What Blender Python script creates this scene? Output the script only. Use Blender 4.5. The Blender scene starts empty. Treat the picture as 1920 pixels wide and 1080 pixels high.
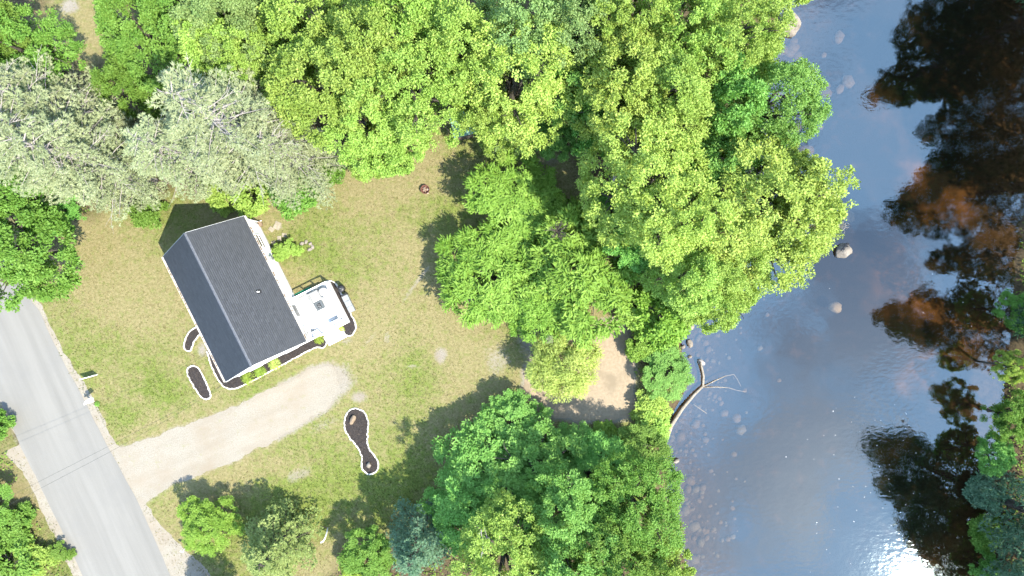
import bpy, bmesh, math
import numpy as np
from mathutils import Vector, Matrix
rad = math.radians
sc = bpy.context.scene
COL = sc.collection
# ------------------------------------------------------------------ camera, sky, sun, exposure
F, H = 1297.0, 53.0                      # focal length in photo pixels, flying height in metres
cam_d = bpy.data.cameras.new('camera'); cam = bpy.data.objects.new('camera', cam_d); COL.objects.link(cam)
cam.location = (0, 0, H); cam.rotation_euler = (0, 0, 0)
cam_d.sensor_width = 36.0; cam_d.lens = 36.0 * F / 1920.0
cam_d.clip_start = 0.5; cam_d.clip_end = 3000
sc.camera = cam
SUN_EL = rad(53.0); SUN_AZ = math.atan2(0.80, -0.60)      # clockwise from +Y
sd = Vector((math.sin(SUN_AZ) * math.cos(SUN_EL), math.cos(SUN_AZ) * math.cos(SUN_EL), math.sin(SUN_EL)))
sun_d = bpy.data.lights.new('sun', 'SUN'); sun = bpy.data.objects.new('sun', sun_d); COL.objects.link(sun)
sun_d.energy = 4.8; sun_d.angle = rad(0.55); sun_d.color = (1.0, 0.93, 0.80)
sun.rotation_euler = sd.to_track_quat('Z', 'Y').to_euler(); sun.location = (60, -45, 90)
w = bpy.data.worlds.new('World'); sc.world = w; w.use_nodes = True
nt = w.node_tree; nt.nodes.clear()
def nd(t, typ, **kw):
    n = t.nodes.new(typ)
    for k, v in kw.items():
        if k.startswith('i_'):
            key = k[2:]
            n.inputs[int(key) if key.isdigit() else key].default_value = v
        else: setattr(n, k, v)
    return n
sky = nd(nt, 'ShaderNodeTexSky', sky_type='NISHITA', sun_disc=False)
sky.sun_elevation = SUN_EL; sky.sun_rotation = SUN_AZ
sky.air_density = 1.0; sky.dust_density = 0.8; sky.ozone_density = 1.5
tc = nd(nt, 'ShaderNodeTexCoord'); sx = nd(nt, 'ShaderNodeSeparateXYZ'); nt.links.new(tc.outputs['Generated'], sx.inputs[0])
zz = nd(nt, 'ShaderNodeMath', operation='MAXIMUM'); nt.links.new(sx.outputs['Z'], zz.inputs[0]); zz.inputs[1].default_value = 0.12
cx = nd(nt, 'ShaderNodeMath', operation='DIVIDE'); nt.links.new(sx.outputs['X'], cx.inputs[0]); nt.links.new(zz.outputs[0], cx.inputs[1])
cy = nd(nt, 'ShaderNodeMath', operation='DIVIDE'); nt.links.new(sx.outputs['Y'], cy.inputs[0]); nt.links.new(zz.outputs[0], cy.inputs[1])
cv = nd(nt, 'ShaderNodeCombineXYZ'); nt.links.new(cx.outputs[0], cv.inputs[0]); nt.links.new(cy.outputs[0], cv.inputs[1]); cv.inputs[2].default_value = 3.7
cn = nd(nt, 'ShaderNodeTexNoise', i_Scale=4.2, i_Detail=4.0, i_Roughness=0.5); nt.links.new(cv.outputs[0], cn.inputs['Vector'])
cr = nd(nt, 'ShaderNodeValToRGB'); cr.color_ramp.elements[0].position = 0.44; cr.color_ramp.elements[1].position = 0.54
cr.color_ramp.elements[0].color = (0.08, 0.08, 0.08, 1); cr.color_ramp.elements[1].color = (0.85, 0.85, 0.85, 1)
nt.links.new(cn.outputs['Fac'], cr.inputs[0])
cm = nd(nt, 'ShaderNodeMixRGB', blend_type='MIX'); nt.links.new(cr.outputs[0], cm.inputs[0]); nt.links.new(sky.outputs[0], cm.inputs[1])
cm.inputs[2].default_value = (4.6, 6.7, 10.0, 1)
bg = nd(nt, 'ShaderNodeBackground', i_Strength=0.13); nt.links.new(cm.outputs[0], bg.inputs[0])
wo = nd(nt, 'ShaderNodeOutputWorld'); nt.links.new(bg.outputs[0], wo.inputs[0])
vs = sc.view_settings; vs.view_transform = 'Standard'; vs.look = 'None'; vs.gamma = 1.0; vs.use_curve_mapping = False
vs.exposure = 1.6
sc.cycles.max_bounces = 5; sc.cycles.transparent_max_bounces = 8; sc.cycles.diffuse_bounces = 2
sc.cycles.glossy_bounces = 2; sc.cycles.transmission_bounces = 3
sc.cycles.caustics_reflective = False; sc.cycles.caustics_refractive = False
sc.cycles.sample_clamp_indirect = 6.0
sc.cycles.use_denoising = True; sc.cycles.adaptive_threshold = 0.02

# ------------------------------------------------------------------ helpers
def W(px, py, z=0.0):
    """photo ray met at height z -> ground plan metres"""
    k = (H - z) / F
    return ((px - 960.0) * k, -(py - 540.0) * k)
def V(px, py, z=0.0):
    x, y = W(px, py, z); return Vector((x, y, z))
rng = np.random.default_rng(11)
def lin(r, g, b):
    f = lambda c: (c / 255.0 / 12.92) if c / 255.0 <= 0.04045 else ((c / 255.0 + 0.055) / 1.055) ** 2.4
    return (f(r), f(g), f(b), 1.0)
def tag(o, label=None, cat=None, group=None, kind=None):
    if label: o['label'] = label
    if cat: o['category'] = cat
    if group: o['group'] = group
    if kind: o['kind'] = kind
    return o
def empty(name, loc=(0, 0, 0), rz=0.0):
    o = bpy.data.objects.new(name, None); o.empty_display_size = 0.2; COL.objects.link(o)
    o.location = loc; o.rotation_euler = (0, 0, rz); return o
def link(name, me, mat=None, parent=None, smooth=False):
    o = bpy.data.objects.new(name, me); COL.objects.link(o)
    if mat and not me.materials: me.materials.append(mat)
    if parent is not None: o.parent = parent
    if smooth: me.shade_smooth()
    return o
def bobj(name, bm, mat, parent=None, smooth=False):
    me = bpy.data.meshes.new(name); bm.normal_update(); bm.to_mesh(me); bm.free()
    return link(name, me, mat, parent, smooth)
def npmesh(name, verts, faces, tint=None, smooth=False):
    """verts (n,3); faces (m,k) ints, all the same k; tint (m,) face attribute"""
    me = bpy.data.meshes.new(name)
    v = np.asarray(verts, np.float32); f = np.asarray(faces, np.int32); k = f.shape[1]
    me.vertices.add(len(v)); me.vertices.foreach_set('co', v.ravel())
    me.loops.add(f.size); me.loops.foreach_set('vertex_index', f.ravel())
    me.polygons.add(len(f)); me.polygons.foreach_set('loop_start', np.arange(len(f), dtype=np.int32) * k)
    if smooth: me.polygons.foreach_set('use_smooth', np.ones(len(f), bool))
    if tint is not None:
        t = np.asarray(tint, np.float32)
        if t.ndim == 1:
            a = me.attributes.new('tint', 'FLOAT', 'FACE'); a.data.foreach_set('value', t)
        else:
            a = me.attributes.new('hue', 'FLOAT_COLOR', 'FACE'); a.data.foreach_set('color', t.ravel())
    me.update(calc_edges=True); me.validate()
    return me
def box(bm, c, s, rz=0.0, M=None):
    m = Matrix.Translation(c) @ Matrix.Rotation(rz, 4, 'Z') @ Matrix.Diagonal((s[0], s[1], s[2], 1))
    if M is not None: m = M @ m
    return bmesh.ops.create_cube(bm, size=1.0, matrix=m)['verts']
def bevel_all(bm, w, seg=2):
    bmesh.ops.bevel(bm, geom=list(bm.edges), offset=w, segments=seg, affect='EDGES', profile=0.7)
def tube(bm, pts, radii, n=8, cap=True):
    pts = [Vector(p) for p in pts]; rings = []
    for i, p in enumerate(pts):
        d = (pts[min(i + 1, len(pts) - 1)] - pts[max(i - 1, 0)])
        d = d.normalized() if d.length > 1e-6 else Vector((0, 0, 1))
        a = d.cross(Vector((0, 0, 1)))
        a = a.normalized() if a.length > 1e-3 else Vector((1, 0, 0))
        b = d.cross(a).normalized()
        rings.append([bm.verts.new(p + (a * math.cos(t) + b * math.sin(t)) * radii[i]) for t in [2 * math.pi * j / n for j in range(n)]])
    for i in range(len(rings) - 1):
        for j in range(n):
            bm.faces.new((rings[i][j], rings[i][(j + 1) % n], rings[i + 1][(j + 1) % n], rings[i + 1][j]))
    if cap:
        bm.faces.new(rings[0][::-1]); bm.faces.new(rings[-1])
    return rings
def catmull(pts, closed, step):
    P = [np.array(p, float) for p in pts]; n = len(P); out = []
    for i in range(n if closed else n - 1):
        g = (lambda j: P[j % n]) if closed else (lambda j: P[min(max(j, 0), n - 1)])
        p0, p1, p2, p3 = g(i - 1), g(i), g(i + 1), g(i + 2)
        m = max(2, int(np.linalg.norm(p2 - p1) / step))
        for k in range(m):
            t = k / m
            out.append(0.5 * ((2 * p1) + (-p0 + p2) * t + (2 * p0 - 5 * p1 + 4 * p2 - p3) * t * t + (-p0 + 3 * p1 - 3 * p2 + p3) * t ** 3))
    if not closed: out.append(P[-1])
    return np.array(out)
_lat = np.random.default_rng(5).random((256, 256))
def vnoise(x, y, s, o=0):
    x = np.asarray(x, float) / s + o * 17.3 + 100; y = np.asarray(y, float) / s + o * 9.1 + 100
    xi = np.floor(x).astype(int); yi = np.floor(y).astype(int); fx = x - xi; fy = y - yi
    fx = fx * fx * (3 - 2 * fx); fy = fy * fy * (3 - 2 * fy); g = lambda a, b: _lat[a % 256, b % 256]
    return (g(xi, yi) * (1 - fx) + g(xi + 1, yi) * fx) * (1 - fy) + (g(xi, yi + 1) * (1 - fx) + g(xi + 1, yi + 1) * fx) * fy
def fbm(x, y, s, o=0, n=4):
    t = 0; a = 0.5
    for i in range(n): t = t + a * vnoise(x, y, s / 2 ** i, o + i); a *= 0.5
    return t / (1 - 0.5 ** n)
def inpoly(x, y, poly):
    x = np.asarray(x); y = np.asarray(y); r = np.zeros(x.shape, bool); n = len(poly)
    for i in range(n):
        x1, y1 = poly[i]; x2, y2 = poly[(i + 1) % n]
        if y1 == y2: continue
        c = ((y1 > y) != (y2 > y)) & (x < (x2 - x1) * (y - y1) / (y2 - y1) + x1); r ^= c
    return r
def pdist(x, y, poly, closed=True):
    x = np.asarray(x, float); y = np.asarray(y, float); d = np.full(x.shape, 1e9); n = len(poly)
    for i in range(n if closed else n - 1):
        x1, y1 = poly[i]; x2, y2 = poly[(i + 1) % n]; dx, dy = x2 - x1, y2 - y1; L = dx * dx + dy * dy + 1e-12
        t = np.clip(((x - x1) * dx + (y - y1) * dy) / L, 0, 1)
        d = np.minimum(d, np.hypot(x - x1 - t * dx, y - y1 - t * dy))
    return d
def sdf(x, y, poly):                      # negative inside
    d = pdist(x, y, poly); return np.where(inpoly(x, y, poly), -d, d)
def Wp(pts, z=0): return [W(px, py, z) for px, py in pts]

# ------------------------------------------------------------------ materials
def newmat(name):
    m = bpy.data.materials.new(name); m.use_nodes = True; t = m.node_tree; t.nodes.clear()
    out = nd(t, 'ShaderNodeOutputMaterial'); return m, t, out
def ramp(t, fac, stops):
    r = nd(t, 'ShaderNodeValToRGB'); e = r.color_ramp.elements
    while len(e) < len(stops): e.new(0.5)
    for i, (p, c) in enumerate(stops): e[i].position = p; e[i].color = c if len(c) == 4 else (*c, 1)
    t.links.new(fac, r.inputs[0]); return r.outputs[0]
def mixc(t, fac, a, b, mode='MIX'):
    n = nd(t, 'ShaderNodeMixRGB', blend_type=mode)
    for i, v in ((0, fac), (1, a), (2, b)):
        if hasattr(v, 'links') or isinstance(v, bpy.types.NodeSocket): t.links.new(v, n.inputs[i])
        else: n.inputs[i].default_value = v if i == 0 else (v if len(v) == 4 else (*v, 1))
    return n.outputs[0]
def noise(t, scale, detail=4, rough=0.55, vec=None):
    n = nd(t, 'ShaderNodeTexNoise', i_Scale=scale, i_Detail=detail, i_Roughness=rough)
    if vec is not None: t.links.new(vec, n.inputs['Vector'])
    return n.outputs['Fac']
def mth(t, op, a, b=None, clamp=False):
    n = nd(t, 'ShaderNodeMath', operation=op, use_clamp=clamp)
    for i, v in ((0, a), (1, b)):
        if v is None: continue
        if isinstance(v, bpy.types.NodeSocket): t.links.new(v, n.inputs[i])
        else: n.inputs[i].default_value = v
    return n.outputs[0]
def objco(t): return nd(t, 'ShaderNodeTexCoord').outputs['Object']
def bumpn(t, h, strength, dist):
    b = nd(t, 'ShaderNodeBump', i_Strength=strength, i_Distance=dist); t.links.new(h, b.inputs['Height']); return b.outputs[0]
def surf(name, c1, c2, scale=6.0, rough=0.8, bump=0.3, dist=0.02, spec=0.3, metal=0.0, c3=None, scale2=0.8):
    m, t, out = newmat(name); co = objco(t); n1 = noise(t, scale, 6, 0.6, co)
    col = ramp(t, n1, [(0.3, c1), (0.7, c2)])
    if c3 is not None:
        col = mixc(t, ramp(t, noise(t, scale2, 5, 0.6, co), [(0.52, (0, 0, 0)), (0.66, (1, 1, 1))]), col, c3)
    p = nd(t, 'ShaderNodeBsdfPrincipled', i_Roughness=rough, i_Metallic=metal); p.inputs['Specular IOR Level'].default_value = spec
    t.links.new(col, p.inputs['Base Color'])
    if bump: t.links.new(bumpn(t, noise(t, scale * 2.5, 5, 0.65, co), bump, dist), p.inputs['Normal'])
    t.links.new(p.outputs[0], out.inputs[0]); return m
def leafmat(name, c_lo, c_hi, trans=0.4, hue=0.02, val=0.25):
    m, t, out = newmat(name)
    at = nd(t, 'ShaderNodeAttribute', attribute_name='tint'); oi = nd(t, 'ShaderNodeObjectInfo')
    col = mixc(t, at.outputs['Fac'], c_lo, c_hi)
    hs = nd(t, 'ShaderNodeHueSaturation'); t.links.new(col, hs.inputs['Color'])
    t.links.new(mth(t, 'ADD', mth(t, 'MULTIPLY', oi.outputs['Random'], hue * 2), 0.5 - hue), hs.inputs['Hue'])
    t.links.new(mth(t, 'ADD', mth(t, 'MULTIPLY', oi.outputs['Random'], val), 1.0 - val / 2), hs.inputs['Value'])
    d = nd(t, 'ShaderNodeBsdfDiffuse'); t.links.new(hs.outputs[0], d.inputs[0])
    tr = nd(t, 'ShaderNodeBsdfTranslucent'); tcol = mixc(t, 1.0, hs.outputs[0], (1.15, 1.12, 0.60), 'MULTIPLY'); t.links.new(tcol, tr.inputs[0])
    mx = nd(t, 'ShaderNodeMixShader', i_0=trans); t.links.new(d.outputs[0], mx.inputs[1]); t.links.new(tr.outputs[0], mx.inputs[2])
    g = nd(t, 'ShaderNodeBsdfGlossy', i_Roughness=0.6); g.inputs[0].default_value = (0.8, 0.9, 0.8, 1)
    m2 = nd(t, 'ShaderNodeMixShader', i_0=0.012); t.links.new(mx.outputs[0], m2.inputs[1]); t.links.new(g.outputs[0], m2.inputs[2])
    t.links.new(m2.outputs[0], out.inputs[0]); return m
def tintmat(name, c_lo, c_hi, rough=0.85, spec=0.25, nscale=40.0, bump=0.2):
    m, t, out = newmat(name); at = nd(t, 'ShaderNodeAttribute', attribute_name='tint')
    col = mixc(t, at.outputs['Fac'], c_lo, c_hi)
    col = mixc(t, 0.35, col, ramp(t, noise(t, nscale, 4, 0.6, objco(t)), [(0.3, (0.4, 0.4, 0.4)), (0.7, (1.25, 1.25, 1.25))]), 'MULTIPLY')
    p = nd(t, 'ShaderNodeBsdfPrincipled', i_Roughness=rough); p.inputs['Specular IOR Level'].default_value = spec
    t.links.new(col, p.inputs['Base Color'])
    if bump: t.links.new(bumpn(t, noise(t, nscale * 2, 3, 0.6, objco(t)), bump, 0.01), p.inputs['Normal'])
    t.links.new(p.outputs[0], out.inputs[0]); return m

M = {}
M['white'] = surf('white_paint', (0.74, 0.74, 0.72), (0.82, 0.82, 0.80), 3, 0.5, 0.05, 0.005)
M['siding'] = surf('white_siding', (0.70, 0.71, 0.70), (0.80, 0.80, 0.78), 2, 0.55, 0.08, 0.004)
M['deck'] = tintmat('white_deck_board', (0.56, 0.56, 0.55), (0.70, 0.70, 0.69), 0.6, 0.3, 12, 0.1)
M['stone_w'] = surf('white_edging_stone', (0.34, 0.32, 0.28), (0.64, 0.61, 0.56), 9, 0.9, 0.5, 0.02)
M['mulch'] = surf('dark_mulch', (0.012, 0.011, 0.012), (0.055, 0.048, 0.046), 26, 0.95, 1.0, 0.05, 0.15)
M['chip'] = surf('mulch_chip', (0.014, 0.012, 0.011), (0.085, 0.068, 0.056), 5, 0.95, 0.2, 0.01, 0.15)
M['shingle'] = tintmat('slate_grey_shingle', (0.052, 0.057, 0.067), (0.074, 0.080, 0.092), 0.75, 0.35, 30, 0.25)
M['roofdeck'] = surf('roof_underlay', (0.03, 0.034, 0.045), (0.04, 0.045, 0.06), 8)
M['ridge'] = surf('ridge_cap', (0.07, 0.077, 0.092), (0.115, 0.122, 0.138), 10)
M['gutter'] = surf('aluminium_gutter', (0.42, 0.38, 0.33), (0.60, 0.57, 0.52), 7, 0.5, 0.15, 0.004)
M['debris'] = surf('leaf_debris', (0.05, 0.03, 0.015), (0.14, 0.085, 0.04), 20)
M['glass'] = surf('window_glass', (0.012, 0.016, 0.02), (0.02, 0.025, 0.03), 2, 0.05, 0, spec=0.8)
M['black'] = surf('black_metal', (0.010, 0.010, 0.011), (0.022, 0.022, 0.024), 6, 0.45, 0.05, 0.003, 0.4)
M['greyc'] = surf('grey_cushion', (0.17, 0.172, 0.17), (0.25, 0.252, 0.25), 14, 0.95, 0.3, 0.01)
M['whitec'] = surf('white_cushion', (0.70, 0.70, 0.69), (0.80, 0.80, 0.79), 10, 0.9, 0.25, 0.01)
M['slate'] = surf('dark_slate_top', (0.05, 0.06, 0.065), (0.10, 0.11, 0.115), 8, 0.5, 0.1)
M['palegrey'] = surf('pale_grey_plastic', (0.17, 0.178, 0.18), (0.23, 0.24, 0.24), 5, 0.5, 0.06, 0.004)
M['teal'] = surf('teal_green_mat', (0.01, 0.12, 0.075), (0.02, 0.18, 0.11), 20, 0.9, 0.3)
M['bark'] = surf('grey_brown_bark', (0.03, 0.026, 0.02), (0.085, 0.075, 0.06), 9, 0.95, 0.8, 0.04)
M['palebark'] = surf('pale_bark', (0.20, 0.18, 0.165), (0.34, 0.31, 0.29), 9, 0.95, 0.6, 0.02)
M['drift'] = surf('bleached_driftwood', (0.13, 0.11, 0.085), (0.30, 0.26, 0.21), 7, 0.9, 0.6, 0.02)
M['rock'] = surf('pale_granite', (0.15, 0.13, 0.108), (0.25, 0.222, 0.19), 3.5, 0.9, 0.8, 0.05, 0.2, c3=(0.10, 0.086, 0.07), scale2=1.7)
M['tanrock'] = surf('tan_boulder', (0.15, 0.11, 0.075), (0.24, 0.185, 0.13), 4, 0.9, 0.7, 0.04)
M['wetrock'] = surf('brown_river_stone', (0.036, 0.026, 0.018), (0.076, 0.053, 0.037), 3, 0.7, 0.6, 0.04)
M['rust'] = surf('rusty_steel', (0.06, 0.025, 0.018), (0.16, 0.07, 0.05), 16, 0.85, 0.5, 0.01)
M['ash'] = surf('ash_and_stone', (0.18, 0.14, 0.12), (0.50, 0.42, 0.36), 16, 0.95, 0.6, 0.02)
M['greenmetal'] = surf('pale_green_metal', (0.13, 0.24, 0.19), (0.19, 0.32, 0.26), 6, 0.5, 0.1)
M['wood'] = surf('weathered_wood', (0.13, 0.09, 0.06), (0.24, 0.17, 0.12), 10, 0.85, 0.4, 0.01)
M['wire'] = surf('cable', (0.02, 0.02, 0.02), (0.04, 0.04, 0.04), 5, 0.6, 0)
M['paver'] = surf('pale_flagstone', (0.17, 0.148, 0.11), (0.26, 0.23, 0.18), 6, 0.9, 0.4, 0.01)
M['glint'] = surf('white_glint', (0.7, 0.7, 0.7), (0.85, 0.85, 0.85), 5, 0.6, 0)  # plain white of the flecks that stand for sun sparkle
# leaves
M['lf_yel'] = leafmat('leaf_yellow_green', (0.210, 0.325, 0.048), (0.425, 0.545, 0.130), 0.4, 0.008)
M['lf_lime'] = leafmat('leaf_lime_green', (0.170, 0.285, 0.042), (0.345, 0.470, 0.108), 0.4, 0.010)
M['lf_green'] = leafmat('leaf_mid_green', (0.085, 0.190, 0.024), (0.185, 0.315, 0.060), 0.4, 0.012)
M['lf_emer'] = leafmat('leaf_emerald', (0.095, 0.235, 0.038), (0.230, 0.425, 0.100), 0.4, 0.012)
M['lf_blue'] = leafmat('leaf_blue_green', (0.130, 0.225, 0.062), (0.270, 0.380, 0.135), 0.4, 0.010)
M['lf_sumac'] = leafmat('leaf_fresh_green', (0.115, 0.235, 0.026), (0.260, 0.415, 0.072), 0.4, 0.010)
M['lf_wil'] = leafmat('leaf_willow', (0.24, 0.32, 0.060), (0.42, 0.49, 0.14), 0.4, 0.008)
M['nd_pale'] = leafmat('needle_pale_grey', (0.150, 0.190, 0.088), (0.330, 0.370, 0.215), 0.25, 0.008, 0.12)
M['nd_olive'] = leafmat('needle_olive', (0.110, 0.175, 0.045), (0.290, 0.350, 0.120), 0.3, 0.01)
M['nd_blue'] = leafmat('needle_blue', (0.060, 0.145, 0.080), (0.165, 0.270, 0.165), 0.3, 0.01)
M['nd_dark'] = leafmat('needle_dark', (0.022, 0.055, 0.024), (0.060, 0.105, 0.045), 0.25, 0.01)
M['plant'] = leafmat('ornamental_grass', (0.13, 0.22, 0.025), (0.26, 0.36, 0.06))
M['cover'] = leafmat('bank_ground_cover', (0.095, 0.185, 0.024), (0.210, 0.310, 0.056))

# grass blades take their albedo from a face colour
m, t, out = newmat('grass_blade'); at = nd(t, 'ShaderNodeAttribute', attribute_name='hue')
d = nd(t, 'ShaderNodeBsdfDiffuse'); tr = nd(t, 'ShaderNodeBsdfTranslucent'); t.links.new(at.outputs['Color'], d.inputs[0]); t.links.new(at.outputs['Color'], tr.inputs[0])
mx = nd(t, 'ShaderNodeMixShader', i_0=0.35); t.links.new(d.outputs[0], mx.inputs[1]); t.links.new(tr.outputs[0], mx.inputs[2]); t.links.new(mx.outputs[0], out.inputs[0])
M['grass'] = m
# gravel of drive and shoulders
BARE1, BARE2, BARE3 = (0.155, 0.140, 0.113, 1), (0.238, 0.218, 0.182, 1), (0.190, 0.160, 0.122, 1)
def barecol(t, co):
    c = ramp(t, noise(t, 14, 6, 0.7, co), [(0.32, BARE1), (0.62, BARE2)])
    return mixc(t, ramp(t, noise(t, 0.45, 4, 0.6, co), [(0.42, (0, 0, 0)), (0.68, (0.8, 0.8, 0.8))]), c, BARE3)
m, t, out = newmat('pale_gravel'); co = objco(t); p = nd(t, 'ShaderNodeBsdfPrincipled', i_Roughness=0.95); p.inputs['Specular IOR Level'].default_value = 0.15
c = barecol(t, co)
mg = nd(t, 'ShaderNodeMapping'); mg.inputs['Rotation'].default_value = (0, 0, -0.43); t.links.new(co, mg.inputs[0])
mg2 = nd(t, 'ShaderNodeMapping'); mg2.inputs['Scale'].default_value = (0.09, 1.0, 1.0); t.links.new(mg.outputs[0], mg2.inputs[0])
c = mixc(t, 0.28, c, ramp(t, noise(t, 1.3, 5, 0.6, mg2.outputs[0]), [(0.32, (0.72, 0.70, 0.66)), (0.66, (1.1, 1.1, 1.1))]), 'MULTIPLY')
c = mixc(t, ramp(t, noise(t, 1.6, 6, 0.7, co), [(0.58, (0, 0, 0)), (0.72, (0.5, 0.5, 0.5))]), c, (0.15, 0.15, 0.06, 1))
t.links.new(c, p.inputs['Base Color']); t.links.new(bumpn(t, noise(t, 22, 6, 0.7, co), 0.6, 0.03), p.inputs['Normal']); t.links.new(p.outputs[0], out.inputs[0]); M['gravel'] = m
M['sand'] = surf('tan_sand', (0.195, 0.155, 0.108), (0.265, 0.214, 0.152), 5, 0.95, 0.4, 0.03, 0.15, c3=(0.175, 0.142, 0.10), scale2=0.5)
# asphalt: sun bleached, streaked along the lane
ROADDIR = math.atan2(-530, 235)
m, t, out = newmat('bleached_asphalt'); co = objco(t); mp = nd(t, 'ShaderNodeMapping'); mp.inputs['Rotation'].default_value = (0, 0, -ROADDIR); t.links.new(co, mp.inputs[0])
mp2 = nd(t, 'ShaderNodeMapping'); mp2.inputs['Scale'].default_value = (0.06, 1.0, 1.0); t.links.new(mp.outputs[0], mp2.inputs[0])
c = ramp(t, noise(t, 1.1, 5, 0.6, mp2.outputs[0]), [(0.3, (0.138, 0.133, 0.121)), (0.7, (0.172, 0.166, 0.151))])
c = mixc(t, 0.35, c, ramp(t, noise(t, 60, 4, 0.7, co), [(0.3, (0.55, 0.55, 0.55)), (0.7, (1.3, 1.3, 1.3))]), 'MULTIPLY')
c = mixc(t, ramp(t, noise(t, 0.25, 5, 0.65, co), [(0.50, (0, 0, 0)), (0.75, (0.5, 0.5, 0.5))]), c, (0.126, 0.124, 0.118, 1))
p = nd(t, 'ShaderNodeBsdfPrincipled', i_Roughness=0.85); p.inputs['Specular IOR Level'].default_value = 0.2
t.links.new(c, p.inputs['Base Color']); t.links.new(bumpn(t, noise(t, 90, 3, 0.6, co), 0.3, 0.01), p.inputs['Normal']); t.links.new(p.outputs[0], out.inputs[0]); M['asphalt'] = m
# ground: cover attribute R bare, G lush, B forest litter, A river bed
GC = dict(dry1=(0.232, 0.195, 0.102, 1), dry2=(0.122, 0.115, 0.047, 1), grn1=(0.066, 0.092, 0.021, 1), grn2=(0.155, 0.190, 0.043, 1))
m, t, out = newmat('lawn_ground'); co = objco(t)
at = nd(t, 'ShaderNodeAttribute', attribute_name='cover'); sp = nd(t, 'ShaderNodeSeparateColor'); t.links.new(at.outputs['Color'], sp.inputs[0])
dry = ramp(t, noise(t, 5, 7, 0.8, co), [(0.35, GC['dry2']), (0.65, GC['dry1'])])
grn = ramp(t, noise(t, 6, 7, 0.8, co), [(0.35, GC['grn1']), (0.65, GC['grn2'])])
fine = mth(t, 'MULTIPLY', mth(t, 'SUBTRACT', noise(t, 1.7, 8, 0.74, co), 0.5), 3.6)
gl = mth(t, 'ADD', sp.outputs['Green'], fine, True)
c = mixc(t, gl, dry, grn)
br = mth(t, 'ADD', mth(t, 'MULTIPLY', mth(t, 'SUBTRACT', sp.outputs['Red'], 0.5), 3.0), mth(t, 'ADD', mth(t, 'MULTIPLY', mth(t, 'SUBTRACT', noise(t, 5, 7, 0.75, co), 0.5), 2.6), 0.5), True)
c = mixc(t, br, c, barecol(t, co))
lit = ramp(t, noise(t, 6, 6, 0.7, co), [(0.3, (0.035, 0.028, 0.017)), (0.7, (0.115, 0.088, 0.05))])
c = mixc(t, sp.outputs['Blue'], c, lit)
bed = ramp(t, noise(t, 0.9, 7, 0.62, co), [(0.3, (0.004, 0.0045, 0.005)), (0.56, (0.007, 0.0065, 0.006)), (0.70, (0.026, 0.016, 0.010))])
sz0 = nd(t, 'ShaderNodeSeparateXYZ'); t.links.new(co, sz0.inputs[0])                     # orange brown bed patches, kept towards the far bank
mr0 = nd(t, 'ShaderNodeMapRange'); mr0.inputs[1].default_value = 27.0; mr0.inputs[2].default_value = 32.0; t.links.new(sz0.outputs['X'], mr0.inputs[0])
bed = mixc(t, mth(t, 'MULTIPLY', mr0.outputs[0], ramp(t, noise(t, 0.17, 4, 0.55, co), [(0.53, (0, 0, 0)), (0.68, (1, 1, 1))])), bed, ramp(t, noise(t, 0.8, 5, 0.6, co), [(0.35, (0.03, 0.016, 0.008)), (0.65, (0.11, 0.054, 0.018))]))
sz = nd(t, 'ShaderNodeSeparateXYZ'); t.links.new(co, sz.inputs[0])
mr = nd(t, 'ShaderNodeMapRange'); mr.inputs[1].default_value = -1.75; mr.inputs[2].default_value = -0.95; t.links.new(sz.outputs['Z'], mr.inputs[0])
bed = mixc(t, mr.outputs[0], bed, ramp(t, noise(t, 3.0, 6, 0.7, co), [(0.3, (0.014, 0.010, 0.007)), (0.7, (0.085, 0.060, 0.040))]))
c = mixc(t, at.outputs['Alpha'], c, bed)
p = nd(t, 'ShaderNodeBsdfPrincipled', i_Roughness=0.95); p.inputs['Specular IOR Level'].default_value = 0.1
t.links.new(c, p.inputs['Base Color']); t.links.new(bumpn(t, noise(t, 7, 8, 0.8, co), 1.0, 0.09), p.inputs['Normal']); t.links.new(p.outputs[0], out.inputs[0]); M['ground'] = m
# water: clear brown river, mirror sheen on top
m, t, out = newmat('river_water'); co = objco(t)
mpw = nd(t, 'ShaderNodeMapping'); mpw.inputs['Scale'].default_value = (1.0, 1.6, 1.0); t.links.new(co, mpw.inputs[0])
rip = noise(t, 2.2, 3, 0.5, mpw.outputs[0]); sw = noise(t, 0.35, 2, 0.5, co)
vd = nd(t, 'ShaderNodeVectorMath', operation='DISTANCE'); t.links.new(co, vd.inputs[0]); vd.inputs[1].default_value = (*W(1690, 785), -0.78)
loc = mth(t, 'MAXIMUM', mth(t, 'SUBTRACT', 1.0, mth(t, 'DIVIDE', vd.outputs['Value'], 4.5)), 0.0)
amp = mth(t, 'ADD', mth(t, 'MULTIPLY', ramp(t, noise(t, 0.09, 3, 0.5, co), [(0.42, (0.12, 0.12, 0.12)), (0.62, (0.9, 0.9, 0.9))]), 0.75), mth(t, 'MULTIPLY', loc, 0.7))
hgt = mth(t, 'ADD', mth(t, 'MULTIPLY', rip, amp), mth(t, 'MULTIPLY', sw, 1.2))
nrm = bumpn(t, hgt, 1.0, 0.012)
lw = nd(t, 'ShaderNodeLayerWeight', i_Blend=0.5); t.links.new(nrm, lw.inputs['Normal'])       # Schlick sheen, alike from above and below
frv = mth(t, 'ADD', mth(t, 'MULTIPLY', mth(t, 'POWER', lw.outputs['Facing'], 5.0), 0.865), 0.135, True)
gl = nd(t, 'ShaderNodeBsdfGlossy', i_Roughness=0.035); gl.inputs[0].default_value = (0.74, 0.92, 1, 1); t.links.new(nrm, gl.inputs['Normal'])
trn = nd(t, 'ShaderNodeBsdfTransparent'); trn.inputs[0].default_value = (0.84, 0.74, 0.58, 1)
mx = nd(t, 'ShaderNodeMixShader'); t.links.new(frv, mx.inputs[0]); t.links.new(trn.outputs[0], mx.inputs[1]); t.links.new(gl.outputs[0], mx.inputs[2])
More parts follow.
